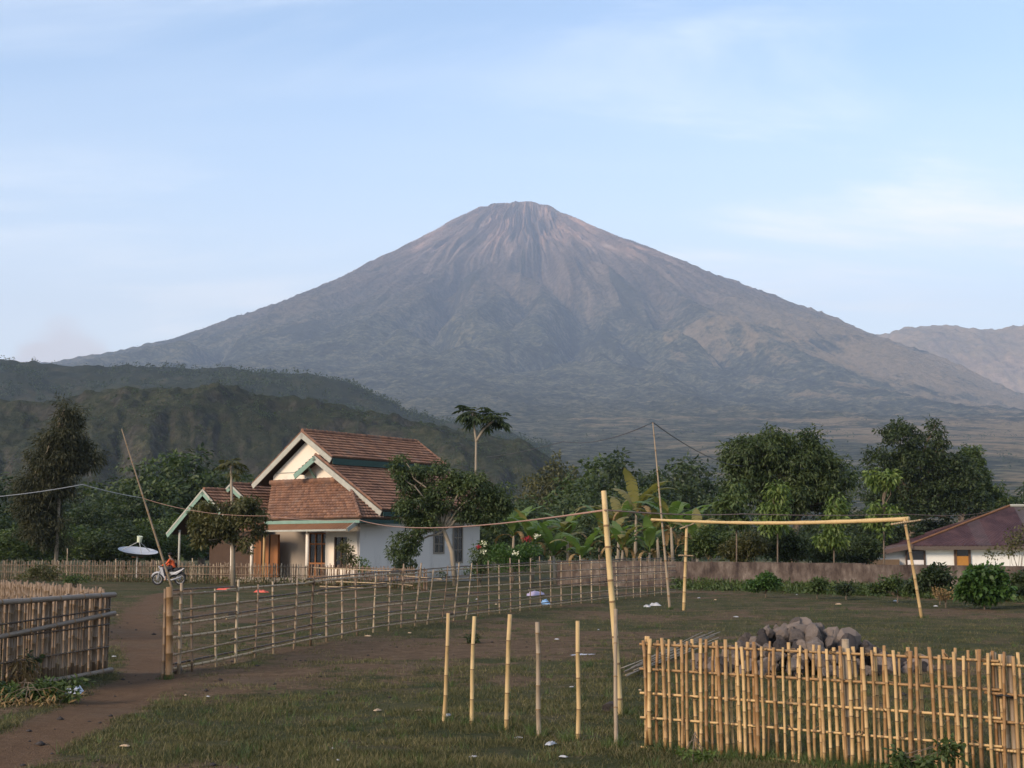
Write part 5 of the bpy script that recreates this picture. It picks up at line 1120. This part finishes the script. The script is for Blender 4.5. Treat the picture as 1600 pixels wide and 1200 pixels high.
# motorcycle, facing left
mp = G(264, 914); moto = empty('motorcycle', mp, math.radians(172)); tag(moto, 'small white and black motorcycle parked before the picket fence', 'motorcycle')
M_BLK = plain('black_plastic', (.018, .018, .02), .45, .2); M_WHT = plain('white_fairing', (.34, .34, .36), .35, .1); M_CHR = plain('steel', (.30, .30, .32), .3, .1, spec=.6); M_SEAT = plain('seat_vinyl', (.02, .02, .022), .6, .1)
def wheel(x):
    w = MB(); R_ = .27; n = 24; ring = [(x + R_ * math.cos(2 * math.pi * i / n), 0, .30 + R_ * math.sin(2 * math.pi * i / n)) for i in range(n + 1)]
    w.tube(ring, .045, 8); o = w.build('wheel', M_BLK, moto, True)
    r_ = MB(); r_.tube([(x + .215 * math.cos(2 * math.pi * i / n), 0, .30 + .215 * math.sin(2 * math.pi * i / n)) for i in range(n + 1)], .014, 6)
    for i in range(8): a = 2 * math.pi * i / 8; r_.tube([(x, 0, .30), (x + .21 * math.cos(a), 0, .30 + .21 * math.sin(a))], .008, 4)
    r_.tube([(x, -.05, .30), (x, .05, .30)], .035, 8); r_.build('rim', M_CHR, o)
    fe = [(x + .335 * math.cos(a), 0, .30 + .335 * math.sin(a)) for a in np.linspace(.35, 2.6, 9)]
    MB().tube(fe, [.03] + [.055] * 7 + [.03], 6).build('mudguard', M_BLK if x < 0 else M_WHT, moto, True)
wheel(.62); wheel(-.58)
for s_ in (-.07, .07): MB().tube([(.62, s_, .30), (.48, s_, .72), (.42, s_ * .8, .90)], [.022, .025, .02], 6).build('fork', M_CHR, moto)
MB().tube([(.42, -.33, .96), (.45, -.2, .99), (.43, 0, .95), (.45, .2, .99), (.42, .33, .96)], .016, 6).build('handlebar', M_BLK, moto, True)
MB().tube([(.50, 0, .93), (.56, 0, .91)], [.06, .075], 10).build('headlight', M_WHT, moto, True)
MB().prism([(.50, -.13, .88), (.36, -.15, .92), (.22, -.13, .50), (.10, -.12, .36), (.20, -.12, .33), (.38, -.13, .55)], (0, .26, 0)).build('leg_shield', M_WHT, moto)
MB().tube([(.40, 0, .82), (.20, 0, .48), (-.05, 0, .42), (-.35, 0, .60), (-.75, 0, .80)], [.05, .07, .09, .10, .04], 8).build('frame', M_BLK, moto, True)
MB().tube([(.05, 0, .30), (.18, 0, .30), (.10, 0, .42)], [.09, .11, .08], 8).build('engine', M_CHR, moto, True)
MB().tube([(.08, 0, .70), (-.10, 0, .74), (-.40, 0, .76), (-.66, 0, .84)], [.06, .11, .12, .06], 10).build('seat', M_SEAT, moto, True)
MB().prism([(-.05, -.12, .66), (-.40, -.12, .68), (-.86, -.08, .88), (-.80, -.08, .80), (-.45, -.11, .54), (-.15, -.12, .52)], (0, .24, 0)).build('tail_fairing', M_WHT, moto)
MB().tube([(.12, .13, .28), (-.2, .15, .26), (-.72, .16, .42)], [.025, .04, .05], 8).build('exhaust', M_CHR, moto, True)
MB().tube([(-.05, -.1, .28), (-.10, -.24, .02)], .014, 6).build('side_stand', M_BLK, moto)
# rider
SKIN = plain('skin', (.26, .15, .10), .6, .1); JACKET = plain('orange_red_jacket', (.50, .085, .025), .7, .2); TROUS = plain('black_cloth', (.015, .016, .022), .8, .2); REDT = plain('red_trousers', (.36, .05, .025), .7, .2); HAIR = plain('black_hair', (.012, .010, .010), .6, .1)
person = empty('person', mp, math.radians(172)); tag(person, 'person in an orange-red jacket sitting on the parked motorcycle', 'person')
def skin_mesh(name, joints, edges, mat, parent, root=0, sub=2):
    me = bpy.data.meshes.new(name); me.from_pydata([j[:3] for j in joints], edges, []); me.update()
    o = link(name, me, mat, parent); md = o.modifiers.new('skin', 'SKIN'); md.use_smooth_shade = True
    for v_, j in zip(me.skin_vertices[0].data, joints): v_.radius = (j[3], j[4] if len(j) > 4 else j[3]); v_.use_root = False
    me.skin_vertices[0].data[root].use_root = True
    ss = o.modifiers.new('sub', 'SUBSURF'); ss.levels = sub; ss.render_levels = sub; return o
body = [(-.18, 0, .88, .12, .15), (-.15, 0, 1.02, .11, .14), (-.10, 0, 1.20, .12, .16), (-.06, 0, 1.34, .08, .12), (-.04, 0, 1.42, .05), (-.02, 0, 1.50, .075), (0, 0, 1.58, .095, .085), (0.01, 0, 1.66, .06),
        (-.07, .17, 1.32, .055), (.06, .24, 1.10, .042), (.30, .27, 1.00, .032), (.41, .27, .99, .035), (-.07, -.17, 1.32, .055), (.06, -.24, 1.10, .042), (.30, -.27, 1.00, .032), (.41, -.27, .99, .035),
        (-.12, .10, .86, .085), (.22, .16, .80, .07), (.12, .18, .42, .05), (.10, .18, .27, .04), (.22, .18, .24, .035), (-.12, -.10, .86, .085), (.22, -.16, .80, .07), (.12, -.18, .42, .05), (.10, -.18, .27, .04), (.22, -.18, .24, .035)]
be = [(0, 1), (1, 2), (2, 3), (3, 4), (4, 5), (5, 6), (6, 7), (3, 8), (8, 9), (9, 10), (10, 11), (3, 12), (12, 13), (13, 14), (14, 15), (0, 16), (16, 17), (17, 18), (18, 19), (19, 20), (0, 21), (21, 22), (22, 23), (23, 24), (24, 25)]
SK = .92
body = [(j[0], j[1], .86 + (j[2] - .86) * SK if j[2] > .86 else j[2], *[r_ * .95 for r_ in j[3:]]) for j in body]
skin_mesh('body', body, be, SKIN, person)
jk = [body[i][:3] + tuple(r_ + .02 for r_ in body[i][3:]) for i in (0, 1, 2, 3, 8, 9, 10, 12, 13, 14)]
skin_mesh('jacket', jk, [(0, 1), (1, 2), (2, 3), (3, 4), (4, 5), (5, 6), (3, 7), (7, 8), (8, 9)], JACKET, person, 1)
tr2 = [body[i][:3] + tuple(r_ + .016 for r_ in body[i][3:]) for i in (0, 16, 17, 18, 21, 22, 23)]
skin_mesh('trousers', tr2, [(0, 1), (1, 2), (2, 3), (0, 4), (4, 5), (5, 6)], TROUS, person, 0)
hd = body[6]; bm = bmesh.new(); bmesh.ops.create_uvsphere(bm, u_segments=14, v_segments=9, radius=.118)
for v_ in bm.verts:
    if v_.co.z < -.02: v_.co.z = -.02 + (v_.co.z + .02) * (.9 if v_.co.x < 0 else .15)
    v_.co += Vector((hd[0] - .02, hd[1], hd[2] + .035))
me = bpy.data.meshes.new('hair'); bm.to_mesh(me); bm.free(); link('hair', me, HAIR, person, True)
# dark bag carried behind
bag = MB().prism([(-.30, -.17, .90), (-.02, -.17, .90), (.02, -.17, 1.04), (-.12, -.17, 1.16), (-.30, -.17, 1.10)], (0, -.16, 0)).build('shoulder_bag', TROUS); bag.location = mp; bag.rotation_euler = (0, 0, math.radians(172)); tag(bag, 'black shoulder bag at the side of the person on the motorcycle', 'bag')
bv = bag.modifiers.new('bevel', 'BEVEL'); bv.width = .04; bv.segments = 3

# ---- litter
def scrap(name, label, px, py, sx_, sy_, sz_, mat, seed, group=None, cat='litter'):
    n = 9; r_ = np.random.default_rng(seed); v = []
    for i in range(n):
        for j in range(n):
            a, b_ = i / (n - 1) - .5, j / (n - 1) - .5; e = max(0, 1 - (2 * max(abs(a), abs(b_))) ** 3)
            v.append((a * sx_ + r_.normal() * sx_ * .05, b_ * sy_ + r_.normal() * sy_ * .05, .012 + e * sz_ * r_.uniform(.35, 1)))
    p_ = G(px, py); me = np_mesh(name, v, grid_faces(n, n)); o = link(name, me, mat, None); o.location = p_; o.rotation_euler = (0, 0, r_.uniform(0, 6.28)); tag(o, label, cat, group)
PW = plain('white_plastic', (.38, .38, .39), .5, .15, 8); PB = plain('blue_plastic', (.20, .34, .52), .5, .15); PG = plain('grey_plastic', (.40, .42, .48), .5, .3, 6); PV = plain('lilac_plastic', (.34, .30, .42), .5, .2); PR = plain('red_cloth', (.50, .10, .07), .8, .2); PT = plain('tan_card', (.40, .29, .19), .9, .2)
scrap('plastic_sack', 'crumpled grey-white plastic sack beside the weeds at lower left', 115, 1083, .42, .2, .10, PG, 1, cat='sack')
scrap('plastic_bag', 'bright blue plastic bag caught under the lattice fence', 852, 944, .8, .25, .16, PB, 2, cat='bag')
scrap('plastic_bag', 'lilac plastic bag lying behind the lattice fence', 838, 931, .9, .3, .2, PV, 3, cat='bag')
scrap('plastic_bag', 'larger of two white plastic bags near the slender pole', 1023, 947, .34, .2, .11, PW, 4, cat='bag')
scrap('plastic_bag', 'smaller of two white plastic bags near the slender pole', 1011, 949, .2, .15, .08, PW, 5, cat='bag')
scrap('rag', 'red rag lying behind the lattice fence near its left end', 352, 922, .9, .3, .14, PR, 6, cat='rag')
scrap('rag', 'small red rag behind the lattice fence right of the larger one', 408, 926, .7, .3, .14, PR, 7, cat='rag')
scrap('plastic_strip', 'pale torn plastic strip on the ground right of the five stakes', 912, 1025, .5, .08, .03, PG, 8)
for i, (x, y, s_) in enumerate(((497, 993, .22), (575, 995, .2), (870, 1000, .15), (893, 1075, .08), (1000, 1080, .08), (520, 1172, .09), (528, 1190, .07), (590, 1112, .14), (700, 1120, .16), (860, 1165, .2), (655, 1112, .1), (740, 1185, .1), (1092, 935, .22), (1118, 938, .25), (1150, 965, .2), (1245, 930, .25), (1310, 945, .3), (1462, 948, .28), (1400, 940, .35), (290, 1088, .09), (325, 1090, .08), (320, 925, .2), (183, 962, .15), (178, 1027, .1), (700, 980, .16), (640, 990, .14), (935, 985, .12), (880, 1185, .1), (195, 1168, .12), (810, 1155, .1), (1200, 985, .2), (775, 945, .25), (745, 937, .25))):
    scrap('litter_scrap', 'small pale scrap of litter lying in the yard', x, y, s_ * .7, s_ * .3, s_ * .15, (PW, PT, PW)[i % 3], 40 + i, 'scraps of litter in the yard')
# loose pebbles and clods over the yard
n = 1500; d_ = 1 / rng.uniform(1 / 55, 1 / 7.4, n); x_ = rng.uniform(-1, 1, n) * d_ * .37; keep = dirt_mask(x_, d_) > .35; x_ = x_[keep]; d_ = d_[keep]; n = len(x_)
oct_ = np.array([(1, 0, 0), (-1, 0, 0), (0, 1, 0), (0, -1, 0), (0, 0, 1), (0, 0, -1.)]); of = np.array([(0, 2, 4), (2, 1, 4), (1, 3, 4), (3, 0, 4), (2, 0, 5), (1, 2, 5), (3, 1, 5), (0, 3, 5)])
sz_ = rng.gamma(2, .006, n) + .006; vv = (oct_[None] * rng.uniform(.6, 1.3, (n, 6, 1)) * np.array([1, 1, .6])) * sz_[:, None, None] + np.stack([x_, d_, gz(x_, d_) + sz_ * .25], 1)[:, None, :]
o = link('pebbles', np_mesh('pebbles', vv.reshape(-1, 3), (of[None] + (np.arange(n) * 6)[:, None, None]).reshape(-1, 3)), STONE); tag(o, 'small pebbles and clods scattered over the bare earth', kind='stuff')
# ================================================================== HAZE
bm = bmesh.new(); bmesh.ops.create_cube(bm, size=1)
for v in bm.verts: v.co = Vector((v.co.x * 28000, -1700 + (v.co.y + .5) * 16000, -40 + (v.co.z + .5) * 2640))
me = bpy.data.meshes.new('haze'); bm.to_mesh(me); bm.free()
m, q = material('haze_air')
pv = q.new('ShaderNodeVolumePrincipled'); pv.inputs['Color'].default_value = (.63, .77, 1.0, 1); pv.inputs['Density'].default_value = 7.8e-5
pv.inputs['Anisotropy'].default_value = 0.0
o_ = q.new('ShaderNodeOutputMaterial'); q.l.new(pv.outputs[0], o_.inputs['Volume'])
hz = link('haze', me, m); tag(hz, 'pale blue haze hanging in the air before the volcano', kind='stuff')
